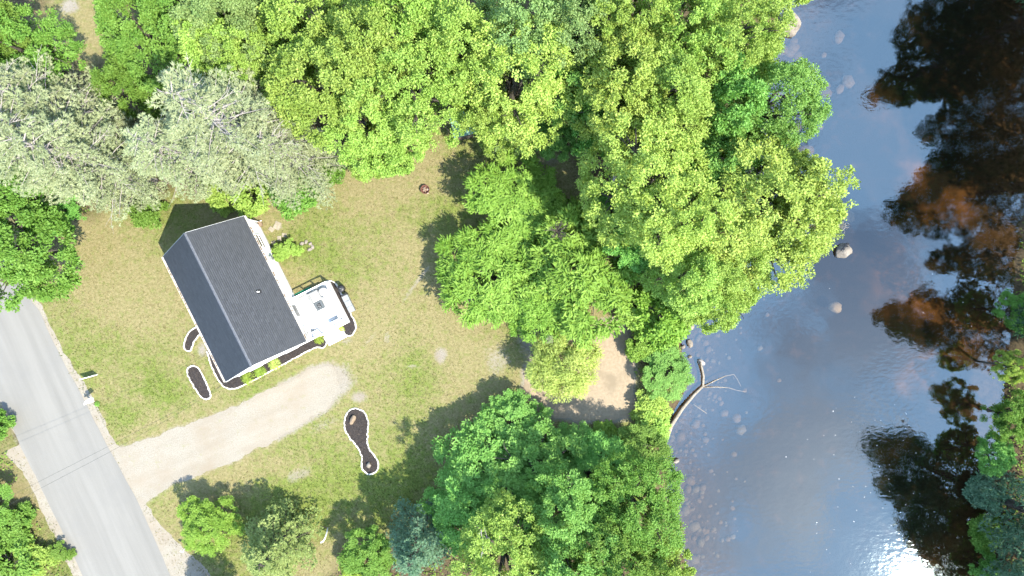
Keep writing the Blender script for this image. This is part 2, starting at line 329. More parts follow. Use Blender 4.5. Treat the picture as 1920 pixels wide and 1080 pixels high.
t.links.new(mx.outputs[0], out.inputs[0]); M['water'] = m

# ------------------------------------------------------------------ plan of the place (photo pixels on the ground plane)
SH_L = [(1530, -400), (1500, -120), (1468, 20), (1425, 130), (1400, 260), (1375, 400), (1330, 520), (1296, 590), (1284, 630), (1292, 680), (1296, 725), (1268, 775), (1246, 835), (1258, 885), (1262, 960), (1275, 1030), (1300, 1100), (1330, 1300), (1380, 1600)]
SH_R = [(2020, -400), (2000, -120), (1962, 100), (1945, 300), (1925, 450), (1912, 560), (1900, 680), (1888, 800), (1882, 900), (1878, 1000), (1874, 1100), (1840, 1300), (1860, 1600)]
_yl = np.array([-(p[1] - 540) * H / F for p in SH_L])[::-1]; _xl = np.array([(p[0] - 960) * H / F for p in SH_L])[::-1]
_yr = np.array([-(p[1] - 540) * H / F for p in SH_R])[::-1]; _xr = np.array([(p[0] - 960) * H / F for p in SH_R])[::-1]
def shore(x, y):
    x = np.asarray(x, float); y = np.asarray(y, float)
    wob = (vnoise(x, y, 1.3, 3) - 0.5) * 0.7
    return np.minimum(x - np.interp(y, _yl, _xl), np.interp(y, _yr, _xr) - x) + wob
WATER_Z = -0.78
def gh(x, y):
    s = shore(x, y)
    return np.where(s < 0, -0.85 * np.exp(np.minimum(s, 0) / 0.9), -0.85 - 1.5 * (1 - np.exp(-np.maximum(s, 0) / 6.0)))
def gz(x, y): return float(gh(x, y))
ROAD_R = [(-330, -300), (-220, -60), (-110, 170), (-30, 360), (50, 545), (75, 585), (102, 645), (150, 735), (200, 832), (262, 948), (320, 1080), (400, 1270), (520, 1560)]
ROAD_L = [(-560, -300), (-440, -60), (-300, 190), (-180, 420), (-70, 620), (0, 748), (40, 840), (76, 912), (155, 1080), (235, 1270), (350, 1560)]
ROAD = catmull(Wp(ROAD_R), False, 0.6).tolist() + catmull(Wp(ROAD_L), False, 0.6)[::-1].tolist()
DRIVE = catmull(Wp([(212, 842), (240, 836), (330, 803), (400, 778), (450, 757), (510, 728), (555, 706), (596, 688), (624, 690), (636, 712), (628, 742), (598, 774), (556, 800), (520, 824), (470, 850), (430, 868), (380, 885), (330, 906), (290, 930), (268, 950), (258, 935)]), True, 0.12)
SHOULD = catmull(Wp([(40, 545), (62, 548), (88, 596), (118, 655), (166, 735), (214, 828), (272, 938), (300, 985), (345, 1030), (400, 1085), (520, 1300), (380, 1300), (312, 1086), (250, 950), (190, 836), (140, 738), (92, 648), (66, 590)]), True, 0.15)
SHOULD2 = catmull(Wp([(0, 730), (10, 742), (48, 830), (86, 912), (166, 1084), (140, 1084), (66, 930), (40, 880), (10, 850), (34, 834), (20, 800), (-12, 748)]), True, 0.15)
SAND = catmull(Wp([(1020, 772), (985, 728), (985, 690), (1010, 645), (1060, 625), (1120, 604), (1160, 600), (1180, 640), (1186, 710), (1188, 775), (1150, 788), (1105, 792), (1060, 786)]), True, 0.12)
def ragged(P, amp, s=0.5, o=0):
    P = np.array(P); n = len(P); T = np.roll(P, -1, 0) - np.roll(P, 1, 0); L = np.linalg.norm(T, axis=1, keepdims=True) + 1e-9
    N = np.stack([T[:, 1], -T[:, 0]], 1) / L
    k = (fbm(P[:, 0], P[:, 1], s, o, 3) - 0.5) * 2 * amp
    return P + N * k[:, None]
DRIVE = ragged(DRIVE, 0.28, 0.7); SHOULD = ragged(SHOULD, 0.22, 0.6, 4); SHOULD2 = ragged(SHOULD2, 0.2, 0.6, 7); SAND = ragged(SAND, 0.3, 0.8, 9)
LAWN = Wp([(60, 545), (150, 420), (300, 385), (560, 350), (640, 320), (800, 240), (870, 240), (960, 300), (1060, 285), (1110, 400), (1190, 560), (1195, 800), (1040, 800), (900, 900), (760, 980), (640, 1020), (600, 1090), (390, 1090), (262, 948), (150, 735)])

# ------------------------------------------------------------------ ground
def grid(x0, x1, y0, y1, s):
    xs = np.arange(x0, x1 + s / 2, s); ys = np.arange(y0, y1 + s / 2, s); X, Y = np.meshgrid(xs, ys)
    nx, ny = len(xs), len(ys); i = np.arange(nx * ny).reshape(ny, nx)
    f = np.stack([i[:-1, :-1], i[:-1, 1:], i[1:, 1:], i[1:, :-1]], -1).reshape(-1, 4)
    return X.ravel(), Y.ravel(), f
def blob(x, y, px, py, rx, ry=None, rot=0.0):
    cx_, cy_ = W(px, py); ry = ry or rx; c, s_ = math.cos(rot), math.sin(rot); k = H / F
    u = ((x - cx_) * c + (y - cy_) * s_) / (rx * k); v = (-(x - cx_) * s_ + (y - cy_) * c) / (ry * k)
    return np.clip(1.25 - np.hypot(u, v) + (fbm(x, y, 1.1, 21) - 0.5) * 0.8, 0, 1)
def cover(x, y):
    lush = 0.33 + (fbm(x, y, 6.5, 1) - 0.5) * 1.7
    for b in [(600, 930, 130, 70), (760, 900, 90, 60), (520, 960, 120, 60), (700, 1000, 80, 60), (570, 470, 70, 45), (640, 520, 60, 60), (230, 780, 40, 30), (330, 730, 50, 40), (470, 740, 120, 30, -0.42), (790, 690, 50, 80)]:
        lush = lush + 0.55 * blob(x, y, *b)
    for b in [(740, 310, 130, 60), (860, 640, 80, 60), (160, 460, 120, 70), (250, 560, 90, 70), (700, 360, 90, 40), (560, 880, 60, 30), (850, 560, 50, 60), (790, 500, 20, 90, 0.5), (150, 50, 80, 60), (60, 930, 60, 40)]:
        lush = lush - 0.55 * blob(x, y, *b)
    bare = np.zeros_like(x)
    dd = sdf(x, y, DRIVE[::3].tolist()); bare = np.maximum(bare, np.clip(0.75 - dd / 0.9, 0, 1) * (0.6 + 0.4 * (x > W(520, 0)[0])))
    ds = sdf(x, y, SAND[::3].tolist()); bare = np.maximum(bare, np.clip(0.7 - ds / 1.0, 0, 1))
    dr = np.minimum(pdist(x, y, Wp(ROAD_R), False), pdist(x, y, Wp(ROAD_L), False)); bare = np.maximum(bare, np.clip(0.62 - dr / 1.1, 0, 1))
    for b, k in [((826, 668, 17, 20), .8), ((772, 688, 26, 8), .55), ((726, 630, 9, 24), .6), ((675, 745, 24, 20), .75), ((625, 715, 46, 40), 1.0), ((600, 690, 40, 14, .45), .8), ((585, 780, 50, 16, .6), .7), ((560, 890, 40, 16, 0.4), .55), ((600, 800, 60, 22, .5), .45), ((520, 425, 16, 10), .8), ((380, 655, 14, 22), .75), ((650, 640, 22, 10, .4), .5), ((930, 680, 40, 60), .5), ((1000, 640, 40, 40), .7), ((1030, 300, 40, 20), .5), ((1105, 440, 20, 30), .6), ((130, 12, 24, 18), .9), ((590, 375, 9, 7), .5), ((40, 850, 30, 16), .6), ((70, 930, 50, 14, -1.0), .45), ((700, 780, 24, 14), .3), ((785, 525, 75, 7, 0.95), .55), ((700, 630, 60, 7, 0.8), .45), ((835, 450, 40, 8, 0.6), .4), ((880, 560, 16, 60), .35), ((440, 650, 9, 9), .3)]:
        bare = np.maximum(bare, k * blob(x, y, *b))
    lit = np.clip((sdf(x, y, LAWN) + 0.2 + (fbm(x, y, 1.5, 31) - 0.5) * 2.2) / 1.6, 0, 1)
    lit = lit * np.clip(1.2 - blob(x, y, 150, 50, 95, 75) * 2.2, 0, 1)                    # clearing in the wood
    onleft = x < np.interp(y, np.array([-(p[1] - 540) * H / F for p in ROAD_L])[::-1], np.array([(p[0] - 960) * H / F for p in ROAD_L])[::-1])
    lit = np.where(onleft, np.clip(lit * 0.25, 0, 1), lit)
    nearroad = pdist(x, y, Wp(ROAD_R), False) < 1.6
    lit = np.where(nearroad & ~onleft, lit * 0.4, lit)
    s = shore(x, y); bed = np.clip((s + 0.35) / 0.5, 0, 1)
    return bare, np.clip(lush, 0, 1), lit, bed
def ground_mesh(name, X, Y, Fq, zoff=0.0):
    me = npmesh(name, np.stack([X, Y, gh(X, Y) + zoff], 1), Fq, smooth=True)
    a = me.attributes.new('cover', 'FLOAT_COLOR', 'POINT'); a.data.foreach_set('color', np.stack(cover(X, Y), 1).astype(np.float32).ravel())
    return me
X, Y, Fq = grid(-52, 52, -34, 34, 0.28)
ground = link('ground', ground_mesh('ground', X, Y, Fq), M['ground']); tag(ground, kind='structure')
# the land beyond, out to the horizon
ring = []
xs = np.concatenate([[-900, -400, -200, -110], np.linspace(-52, 52, 53), [110, 200, 400, 900]]); ys = np.concatenate([[-900, -400, -200, -110, -60], np.linspace(-34, 34, 35), [60, 110, 200, 400, 900]])
XX, YY = np.meshgrid(xs, ys); ii = np.arange(XX.size).reshape(XX.shape)
q = np.stack([ii[:-1, :-1], ii[:-1, 1:], ii[1:, 1:], ii[1:, :-1]], -1).reshape(-1, 4)
cxq = XX.ravel()[q].mean(1); cyq = YY.ravel()[q].mean(1)
q = q[~((np.abs(cxq) < 52) & (np.abs(cyq) < 34))]
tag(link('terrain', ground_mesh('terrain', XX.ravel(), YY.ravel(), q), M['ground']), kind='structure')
def sheet(name, P, z, mat, kind='structure'):
    bm = bmesh.new(); vs_ = [bm.verts.new((p[0], p[1], z)) for p in P]
    bm.faces.new(vs_); bmesh.ops.triangulate(bm, faces=bm.faces[:], ngon_method='EAR_CLIP')
    for f in bm.faces:
        if f.normal.z < 0: f.normal_flip()
    o = bobj(name, bm, mat); tag(o, kind=kind); return o
sheet('gravel_shoulder', SHOULD, 0.006, M['gravel']); sheet('gravel_shoulder', SHOULD2, 0.006, M['gravel'])
sheet('driveway', DRIVE, 0.010, M['gravel'])
sheet('sand_patch', SAND, 0.008, M['sand'])
rp = ragged(np.array(ROAD), 0.05, 0.8, 2); sheet('road', rp, 0.016, M['asphalt'])
X, Y, Fq = grid(10, 60, -140, 140, 1.0)
keep = shore(X[Fq].mean(1), Y[Fq].mean(1)) > -3.0
Fq = Fq[keep]
water = link('river_water', npmesh('river_water', np.stack([X, Y, np.full_like(X, WATER_Z)], 1), Fq, smooth=True), M['water']); tag(water, kind='structure')

# ------------------------------------------------------------------ leaves and trees
def unit(a): return a / (np.linalg.norm(a, axis=1, keepdims=True) + 1e-9)
def leaves(P, A, N, L, Wd, fold=0.15):
    A = unit(A); S = unit(np.cross(A, N)); N = np.cross(S, A); L = np.reshape(L, (-1, 1)); Wd = np.reshape(Wd, (-1, 1))
    a = P - A * L * 0.5; b = P + S * Wd * 0.5 + N * Wd * fold - A * L * 0.06; c = P + A * L * 0.5; d_ = P - S * Wd * 0.5 + N * Wd * fold - A * L * 0.06
    v = np.stack([a, b, c, d_], 1).reshape(-1, 3); return v, np.arange(len(v)).reshape(-1, 4)
def crown_mesh(name, seed, R, z0, z1, clump=0.55, count=15000, L=0.24, Wd=0.15, nl=7, droop=0.0, tight=0.5, flat=0.55, spread=1.0):
    """lobed broadleaf crown: leaves in clumps over the surface of several lobes"""
    g = np.random.default_rng(seed); hz = (z1 - z0) / 2; zc = (z0 + z1) / 2
    lob = [(np.array([0, 0, zc + 0.12 * hz]), 0.62)]
    a0 = g.random() * 6.28
    for i in range(nl):
        a = a0 + 6.283 * (i + g.uniform(-.3, .3)) / nl; r = g.uniform(.42, .66) * R * spread
        lob.append((np.array([math.cos(a) * r, math.sin(a) * r, zc + g.uniform(-.55, .38) * hz]), g.uniform(.34, .50)))
    lob.append((np.array([g.uniform(-.12, .12) * R, g.uniform(-.12, .12) * R, zc + .58 * hz]), 0.36))
    C, O, T = [], [], []
    for k, (c, fr) in enumerate(lob):
        rr = fr * R; n = int(7.0 * (rr / clump) ** 2)
        d = unit(g.normal(size=(n, 3))); d = d[d[:, 2] > -0.55]
        p = c + d * np.array([rr, rr, fr * hz * 1.15]) * g.uniform(.72, 1.08, (len(d), 1))
        ok = np.ones(len(p), bool)
        for j, (c2, f2) in enumerate(lob):
            if j != k: ok &= np.linalg.norm((p - c2) / np.array([f2 * R, f2 * R, f2 * hz * 1.15]), axis=1) > 0.72
        C.append(p[ok]); O.append(d[ok]); T.append(np.full(ok.sum(), g.uniform(-.10, .10)))
    C = np.concatenate(C); O = np.concatenate(O); T = np.concatenate(T)
    keep = vnoise(C[:, 0] + C[:, 2], C[:, 1] - C[:, 2], 1.25, seed % 13) > 0.31; C, O, T = C[keep], O[keep], T[keep]
    cs = g.uniform(.45, 1.35, len(C)) * clump; ct = g.uniform(-.22, .22, len(C)) + T
    idx = g.choice(len(C), count, p=cs ** 2 / (cs ** 2).sum())
    dl = unit(g.normal(size=(count, 3))); rad_ = g.random(count) ** tight
    off = dl * (rad_ * cs[idx])[:, None] * np.array([1, 1, flat])
    P = C[idx] + off
    out_ = unit(off + O[idx] * 0.25)
    A = unit(out_ * np.array([1, 1, .4]) + g.normal(size=(count, 3)) * .45 + np.array([0, 0, -droop]))
    N = unit(O[idx] * .45 + np.array([0, 0, .75]) + g.normal(size=(count, 3)) * .5)
    v, f = leaves(P, A, N, L * g.uniform(.5, 1.45, count), Wd * g.uniform(.55, 1.35, count))
    tn = np.clip(.5 + ct[idx] + g.normal(size=count) * .2, 0, 1)
    return npmesh(name, v, f, tn), lob
def trunk_mesh(name, seed, lob, R, hz, h, r0):
    g = np.random.default_rng(seed + 900); bm = bmesh.new(); top = lob[0][0]
    pts = [Vector((0, 0, -0.2))] + [Vector((g.normal() * .12 * r0 * 3, g.normal() * .12 * r0 * 3, h * k)) for k in (.15, .35, .55)] + [Vector(top) + Vector((0, 0, .2 * hz))]
    tube(bm, pts, [r0 * 1.35, r0, r0 * .85, r0 * .6, r0 * .15], 7)
    for c, fr in lob[1:-1]:
        k = g.uniform(.25, .5); s = Vector((0, 0, h * k)); e = Vector(c) + Vector((0, 0, fr * hz * .1)); md = s.lerp(e, .5) + Vector((0, 0, .06 * h))
        tube(bm, [s, md, e], [r0 * .45, r0 * .28, r0 * .07], 5)
        for j in range(3):
            e2 = Vector(c) + Vector(unit(g.normal(size=(1, 3)))[0]) * fr * R * .7
            tube(bm, [md.lerp(e, .4), e2.lerp(e, .3), e2], [r0 * .2, r0 * .1, r0 * .03], 4, False)
    me = bpy.data.meshes.new(name); bm.to_mesh(me); bm.free(); me.materials.append(M['bark']); return me
def needles_mesh(name, seed, h, R, z0, whorl=0.75, per=6, tufts=13, ln=0.30, wd=0.05, nn=9, rise=0.25, droop=0.3, taper=0.8, side=0.38, bare=0.0):
    """conifer: whorls of boughs, each a spray of needle tufts. returns crown mesh and trunk mesh"""
    g = np.random.default_rng(seed); P, A, N, Ls, Tn = [], [], [], [], []
    bm = bmesh.new(); tube(bm, [(0, 0, -.2), (0, 0, h * .3), (0, 0, h * .7), (0, 0, h)], [.017 * h + .03, .014 * h + .02, .007 * h + .01, .01], 7)
    z = z0; a0 = 0.0
    while z < h - 0.2:
        k = (z - z0) / (h - z0); rb = R * (max(0.0, 1 - k) ** taper) * (0.55 + 0.45 * min(1, (k + .12) / .25)) + .25
        n = per if k < .8 else max(3, per - 2)
        for i in range(n):
            a = a0 + 6.283 * (i + g.uniform(-.25, .25)) / n; ln_b = rb * g.uniform(.7, 1.15); zb = z + g.uniform(-.3, .3) * whorl
            dr = np.array([math.cos(a), math.sin(a), 0.0]); sd_ = np.array([-dr[1], dr[0], 0.0])
            bend = lambda s: np.array([0, 0, zb]) + dr * ln_b * s + np.array([0, 0, ln_b * (rise * s - droop * s * s)])
            tube(bm, [bend(0), bend(.5), bend(.97)], [.035 + .006 * ln_b, .02 + .003 * ln_b, .006], 4, False)
            bt = g.uniform(-.18, .18)
            if g.random() < bare:
                nt_ = 2
                for s in np.linspace(.3, .95, 7):
                    b = bend(s); sg = g.choice([-1, 1]); e_ = b + sd_ * sg * .35 * ln_b * (1.1 - s) + dr * .2 * ln_b + g.normal(size=3) * .1
                    tube(bm, [b, e_], [.018, .005], 3, False)
            else: nt_ = max(3, int(tufts * ln_b / R + 2))
            for s in np.linspace(.30, 1.0, nt_):
                b = bend(s); wv = side * ln_b * (1 - s * .75) * g.uniform(.6, 1.2)
                for sg in ((-1, 1, -.5, .5) if s < .93 else (0,)):
                    tip = b + sd_ * sg * wv + dr * abs(sg) * wv * .55 + g.normal(size=3) * .06
                    m_ = nn
                    dirs = unit(dr * .8 + sd_ * sg * .6 + np.array([0, 0, .25]) + g.normal(size=(m_, 3)) * .62)
                    P.append(tip + dirs * ln * .42); A.append(dirs); N.append(unit(np.array([0, 0, 1.0]) + g.normal(size=(m_, 3)) * .5))
                    Ls.append(ln * g.uniform(.7, 1.25, m_)); Tn.append(np.clip(.45 + bt + .18 * s + g.normal(size=m_) * .2, 0, 1))
        a0 += 1.1; z += whorl * (1.0 - .45 * k)
    P, A, N, Ls, Tn = (np.concatenate(x) for x in (P, A, N, Ls, Tn))
    v, f = leaves(P, A, N, Ls, np.full(len(P), wd) * g.uniform(.7, 1.4, len(P)), .05)
    me = bpy.data.meshes.new(name + '_trunk'); bm.to_mesh(me); bm.free(); me.materials.append(M['bark'])
    return npmesh(name, v, f, Tn), me
PROTO = {}
def proto_broad(key, **kw):
    seed = kw['seed']; cm_, lob = crown_mesh(key + '_crown', **kw)
    tm = trunk_mesh(key + '_trunk', seed, lob, kw['R'], (kw['z1'] - kw['z0']) / 2, kw['z1'], 0.028 * kw['z1'])
    PROTO[key] = dict(R=kw['R'], zc=(kw['z0'] + kw['z1']) / 2, crown=cm_, trunk=tm)
for i in range(5): proto_broad('tall%d' % i, seed=100 + i, R=3.6, z0=4.2, z1=14.0, clump=0.46, count=34000, L=0.165, Wd=0.107, nl=8 + i % 3, spread=1.12)
for i in range(4): proto_broad('open%d' % i, seed=140 + i, R=4.2, z0=4.5, z1=14.0, clump=0.42, count=35000, L=0.165, Wd=0.11, nl=11 + i % 2, spread=1.22)
for i in range(4): proto_broad('mid%d' % i, seed=200 + i, R=2.8, z0=1.4, z1=8.4, clump=0.42, count=25000, L=0.155, Wd=0.10, nl=7 + i % 3, spread=1.1)
for i in range(3): proto_broad('sumac%d' % i, seed=300 + i, R=3.3, z0=1.8, z1=6.6, clump=0.55, count=17000, L=0.36, Wd=0.10, nl=8, droop=.45, flat=.4, spread=1.1)
for i in range(3): proto_broad('shrub%d' % i, seed=400 + i, R=1.6, z0=0.05, z1=2.6, clump=0.36, count=6500, L=0.19, Wd=0.12, nl=6, flat=.6)
proto_broad('willow0', seed=500, R=2.9, z0=0.7, z1=5.2, clump=0.6, count=26000, L=0.26, Wd=0.06, nl=8, droop=.7, flat=1.0, tight=.6)
def proto_con(key, **kw):
    c_, t_ = needles_mesh(key + '_crown', **kw); PROTO[key] = dict(h=kw['h'], crown=c_, trunk=t_)
for i in range(2): proto_con('pine%d' % i, seed=600 + i, h=20.0, R=4.6, z0=1.6, whorl=1.15, per=6, tufts=12, ln=0.32, wd=0.05, nn=10, rise=.5, droop=.22, taper=.55, side=.28, bare=.14)
for i in range(2): proto_con('spruce%d' % i, seed=620 + i, h=12.0, R=3.6, z0=0.8, whorl=0.85, per=6, tufts=11, ln=0.26, wd=0.06, nn=9, rise=.32, droop=.3, taper=.75, side=.30)
proto_con('farspruce0', seed=640, h=24.0, R=4.6, z0=2.0, whorl=1.45, per=5, tufts=8, ln=0.5, wd=0.10, nn=7, rise=.2, droop=.3, taper=.5, side=.36)
MESHMAT = {}
def skin(me, mat):
    k = (me.name, mat.name)
    if k not in MESHMAT:
        c = me if not me.materials else me.copy()
        c.materials.clear(); c.materials.append(mat); MESHMAT[k] = c
    return MESHMAT[k]
TN = 0
def tree(name, key, mat, px, py, rpx, zc, label, group=None, cat='tree', zs=None, tk='trunk', ck='crown'):
    """broadleaf whose crown shows centred at photo pixel (px,py) with radius rpx, crown middle at height zc"""
    global TN; TN += 1
    p = PROTO[key]; x, y = W(px, py, zc); R = rpx * (H - zc) / F; s = R / p['R'] / 0.97; sz = zs or zc / p['zc']
    o = empty(name, (x, y, gz(x, y)), (TN * 2.399) % 6.283); tag(o, label, cat, group)
    for nm, me in ((tk, p['trunk']), (ck, skin(p['crown'], M[mat]))):
        c = bpy.data.objects.new(nm, me); COL.objects.link(c); c.parent = o; c.scale = (s, s, sz)
    return o
def conifer(name, key, mat, px, py, h, rs, label, group=None, ck='crown', lean=(0, 0)):
    """conifer standing with its foot at ground pixel (px,py)"""
    global TN; TN += 1
    p = PROTO[key]; x, y = W(px, py); k = h / p['h']
    o = empty(name, (x, y, gz(x, y)), (TN * 2.399) % 6.283); tag(o, label, 'tree', group)
    for nm, me in (('trunk', skin(p['trunk'], M['palebark']) if mat == 'nd_pale' else p['trunk']), (ck, skin(p['crown'], M[mat]))):
        c = bpy.data.objects.new(nm, me); COL.objects.link(c); c.parent = o; c.scale = (k * rs, k * rs, k)
    return o
WOOD = 'trees of the wood north of the lawn'; BANK = 'trees along the near river bank'; SOUTH = 'trees in the thicket south of the lawn'; FAR = 'trees on the far river bank'; LEFTG = 'trees west of the house'
B = 'broadleaf_tree'
T = tree
# wood, upper left
T(B, 'tall0', 'lf_green', 28, 92, 88, 8.0, 'dark green broadleaf tree filling the top left corner beside the dry clearing', WOOD)
T(B, 'tall3', 'lf_green', -50, 15, 84, 9, 'dark green broadleaf tree cut by the left edge near the top corner', WOOD)
T(B, 'tall1', 'lf_green', 278, 62, 88, 8.5, 'mid green broadleaf tree at the top edge just right of the dry clearing', WOOD)
T(B, 'mid1', 'lf_green', 243, 165, 56, 5, 'mid green rounded tree between the dry clearing and the pale pines', WOOD)
T(B, 'tall2', 'lf_green', 345, 10, 80, 9, 'green broadleaf tree cut by the top edge above the pale pine tips', WOOD)
T(B, 'tall3', 'lf_blue', 440, 45, 84, 9.5, 'bluish green broadleaf tree at the top edge above the rounded pale pine', WOOD)
T(B, 'mid0', 'lf_lime', 405, 105, 66, 8, 'lime green tree tucked behind the tips of the rounded pale pine', WOOD)
T(B, 'tall4', 'lf_lime', 480, 110, 62, 8.5, 'lime green tree touching the upper right tips of the rounded pale pine', WOOD)
# wood, upper middle
T(B, 'tall0', 'lf_lime', 585, 40, 92, 10, 'tall yellow green broadleaf tree at the top edge with dark gaps on its right', WOOD)
T(B, 'tall1', 'lf_lime', 610, 165, 96, 10, 'large yellow green crown right of the rounded pale pine', WOOD)
T(B, 'tall2', 'lf_lime', 700, 95, 88, 10.5, 'yellow green crown beside the dark gap in the wood', WOOD)
T(B, 'open2', 'lf_lime', 770, 170, 96, 10, 'broad yellow green crown left of the pale green shed roof', WOOD)
T(B, 'tall4', 'lf_lime', 700, 235, 86, 8, 'yellow green tree at the lawn edge left of the shed', WOOD)
T(B, 'mid2', 'lf_lime', 745, 272, 56, 5.5, 'lowest yellow green crown hanging over the lawn right of the pale pine', WOOD)
T(B, 'mid3', 'lf_lime', 690, 290, 44, 4, 'small leafy crown at the lawn edge beside the pale pine foot', WOOD)
T(B, 'tall3', 'lf_lime', 785, 40, 84, 11, 'yellow green crown at the top edge above the broad crown left of the shed', WOOD)
T(B, 'tall0', 'lf_lime', 865, 95, 84, 10.5, 'light green crown near the top edge in line above the shed', WOOD)
T(B, 'open0', 'lf_yel', 965, 165, 104, 10, 'broad sunlit yellow green crown right of the pale green shed roof', WOOD)
T(B, 'mid0', 'lf_lime', 932, 222, 58, 7, 'yellow green crown directly over the right side of the shed', WOOD)
T(B, 'mid1', 'lf_blue', 955, 258, 44, 2.6, 'small bluish green tree at the lawn edge right of the shed', WOOD)
T(B, 'mid2', 'lf_emer', 1038, 256, 42, 3.0, 'low emerald tree above the dark shaded path into the wood', WOOD)
T(B, 'open1', 'lf_blue', 985, 45, 92, 11, 'pale bluish green crown at the top edge in the middle of the wood', WOOD)
T(B, 'tall2', 'lf_blue', 1085, 55, 80, 10.5, 'grey green crown at the top edge right of the middle of the wood', WOOD)
T(B, 'mid3', 'lf_emer', 1085, 175, 70, 7, 'dark emerald crown sunk between two bright yellow green crowns', WOOD)
T(B, 'tall1', 'lf_yel', 1165, 150, 92, 10.5, 'rounded bright yellow green crown below a dark gap near the top', WOOD)
T(B, 'tall4', 'lf_lime', 1180, 35, 84, 11, 'light green crown at the top edge above the dark gap with bare branches', WOOD)
T(B, 'mid1', 'lf_emer', 1122, 238, 52, 6, 'mid green tree beside the shaded path below the rounded yellow crown', WOOD)
# river bank, upper
T(B, 'open3', 'lf_lime', 1275, 60, 92, 11, 'light green crown at the top edge two crowns left of the river', BANK)
T(B, 'tall3', 'lf_lime', 1255, 185, 88, 10, 'yellow green crown left of the emerald tree that juts over the river', BANK)
T(B, 'open0', 'lf_lime', 1362, 45, 92, 10.5, 'light green crown at the top edge left of the big square boulder', BANK)
T(B, 'tall0', 'lf_lime', 1398, 108, 58, 8, 'light green crown just below the big square boulder at the river', BANK)
T(B, 'mid2', 'lf_yel', 1482, -38, 52, 6, 'yellow green crown above the big square boulder at the top edge', BANK)
T(B, 'open1', 'lf_emer', 1445, 195, 92, 9, 'emerald green tree jutting out over the upper river', BANK)
T(B, 'mid0', 'lf_emer', 1365, 215, 78, 8, 'shaded emerald crown left of the tree jutting over the upper river', BANK)
T(B, 'mid3', 'lf_emer', 1330, 310, 70, 7, 'shaded green crown between the two brightest yellow crowns', BANK)
T(B, 'open2', 'lf_yel', 1215, 345, 108, 10, 'brightest yellow green crown with bare twigs at its left edge', BANK)
T(B, 'tall2', 'lf_yel', 1265, 420, 78, 10, 'bright yellow crown just below the brightest one', BANK)
T(B, 'mid1', 'lf_emer', 1142, 398, 42, 3.0, 'low dark green bushy tree left of the brightest yellow crown', BANK)
T(B, 'open3', 'lf_yel', 1435, 395, 122, 9.5, 'large yellow green tree spreading far over the river', BANK)
T(B, 'open1', 'lf_yel', 1518, 405, 80, 8.5, 'outermost yellow green crown reaching towards the pale midstream boulder', BANK)
T(B, 'tall1', 'lf_lime', 1490, 325, 58, 8.5, 'yellow green crown at the upper side of the large tree spreading over the river', BANK)
T(B, 'open0', 'lf_lime', 1375, 500, 84, 8.5, 'lime crown over the water at the lower side of the large spreading tree', BANK)
T(B, 'tall3', 'lf_lime', 1290, 510, 76, 8, 'lime green crown right of the big feathery green tree', BANK)
T(B, 'mid2', 'lf_lime', 1345, 560, 62, 6, 'lime crown dipping to the stony shallows below the large spreading tree', BANK)
T(B, 'mid0', 'lf_emer', 1195, 470, 56, 5, 'shaded green tree squeezed between feathery tree and bright yellow crowns', BANK)
T(B, 'shrub0', 'lf_sumac', 1235, 590, 58, 2.2, 'low bright shrub on the bank above the white shore rocks', BANK, 'shrub')
T(B, 'shrub1', 'lf_lime', 1195, 572, 42, 1.2, 'low shrub at the top right corner of the sand patch', BANK, 'shrub')
T(B, 'mid3', 'lf_emer', 1252, 696, 50, 1.3, 'emerald bushy tree between the sand patch and the fallen log', BANK)
T(B, 'shrub2', 'lf_sumac', 1212, 645, 34, .9, 'bright shrub at the right edge of the sand patch', BANK, 'shrub')
T(B, 'shrub1', 'lf_yel', 1216, 762, 34, .8, 'yellow green shrub at the lower right corner of the sand patch', BANK, 'shrub')
T(B, 'shrub0', 'lf_lime', 1225, 800, 36, 1.0, 'lime shrub beside the foot of the fallen log', BANK, 'shrub')
# feathery trees by the lawn
T('sumac_tree', 'sumac0', 'lf_sumac', 970, 384, 86, 2.7, 'feathery fresh green tree nearest the fire pit on the lawn', 'feathery green trees on the lawn')
T('sumac_tree', 'sumac1', 'lf_sumac', 1062, 420, 46, 3.0, 'smallest feathery green tree with grey bare twigs', 'feathery green trees on the lawn')
T('sumac_tree', 'sumac1', 'lf_sumac', 920, 520, 92, 2.9, 'feathery green tree farthest out on the lawn towards the house', 'feathery green trees on the lawn')
T('sumac_tree', 'sumac2', 'lf_sumac', 1080, 520, 108, 4.2, 'largest feathery green tree left of the bright yellow bank trees', 'feathery green trees on the lawn')
T('sumac_tree', 'sumac0', 'lf_sumac', 1000, 572, 62, 2.8, 'feathery green tree just above the pale spiky sapling', 'feathery green trees on the lawn')
T('willow_tree', 'willow0', 'lf_wil', 1058, 686, 68, 2.2, 'fluffy yellow willow standing in the sand patch')
conifer('sapling', 'spruce0', 'nd_pale', 1024, 628, 4.2, .75, 'narrow pale spiky sapling just above the fluffy yellow willow')
# thicket south of the lawn
T(B, 'mid0', 'lf_emer', 962, 792, 62, 2.0, 'deep green tree at the lower left corner of the sand patch', SOUTH)
T(B, 'mid1', 'lf_emer', 900, 885, 94, 2.8, 'minty green tree farthest out on the lawn below the sand patch', SOUTH)
T(B, 'mid2', 'lf_emer', 1000, 884, 90, 3.3, 'minty green crown in the middle of the south thicket', SOUTH)
T(B, 'mid3', 'lf_emer', 1065, 838, 50, 1.2, 'emerald crown just below the middle of the sand patch', SOUTH)
T(B, 'shrub2', 'lf_sumac', 1145, 830, 40, .6, 'bright green shrub below the right end of the sand patch', SOUTH, 'shrub')
T(B, 'tall1', 'lf_emer', 1110, 894, 76, 2.3, 'green crown in the south thicket left of the log', SOUTH)
T(B, 'mid2', 'lf_green', 1188, 864, 62, 1.8, 'darker green tree on the bank just left of the log foot', SOUTH)
T(B, 'open3', 'lf_green', 1190, 945, 82, 6.5, 'green tree leaning over the stony shallows', SOUTH)
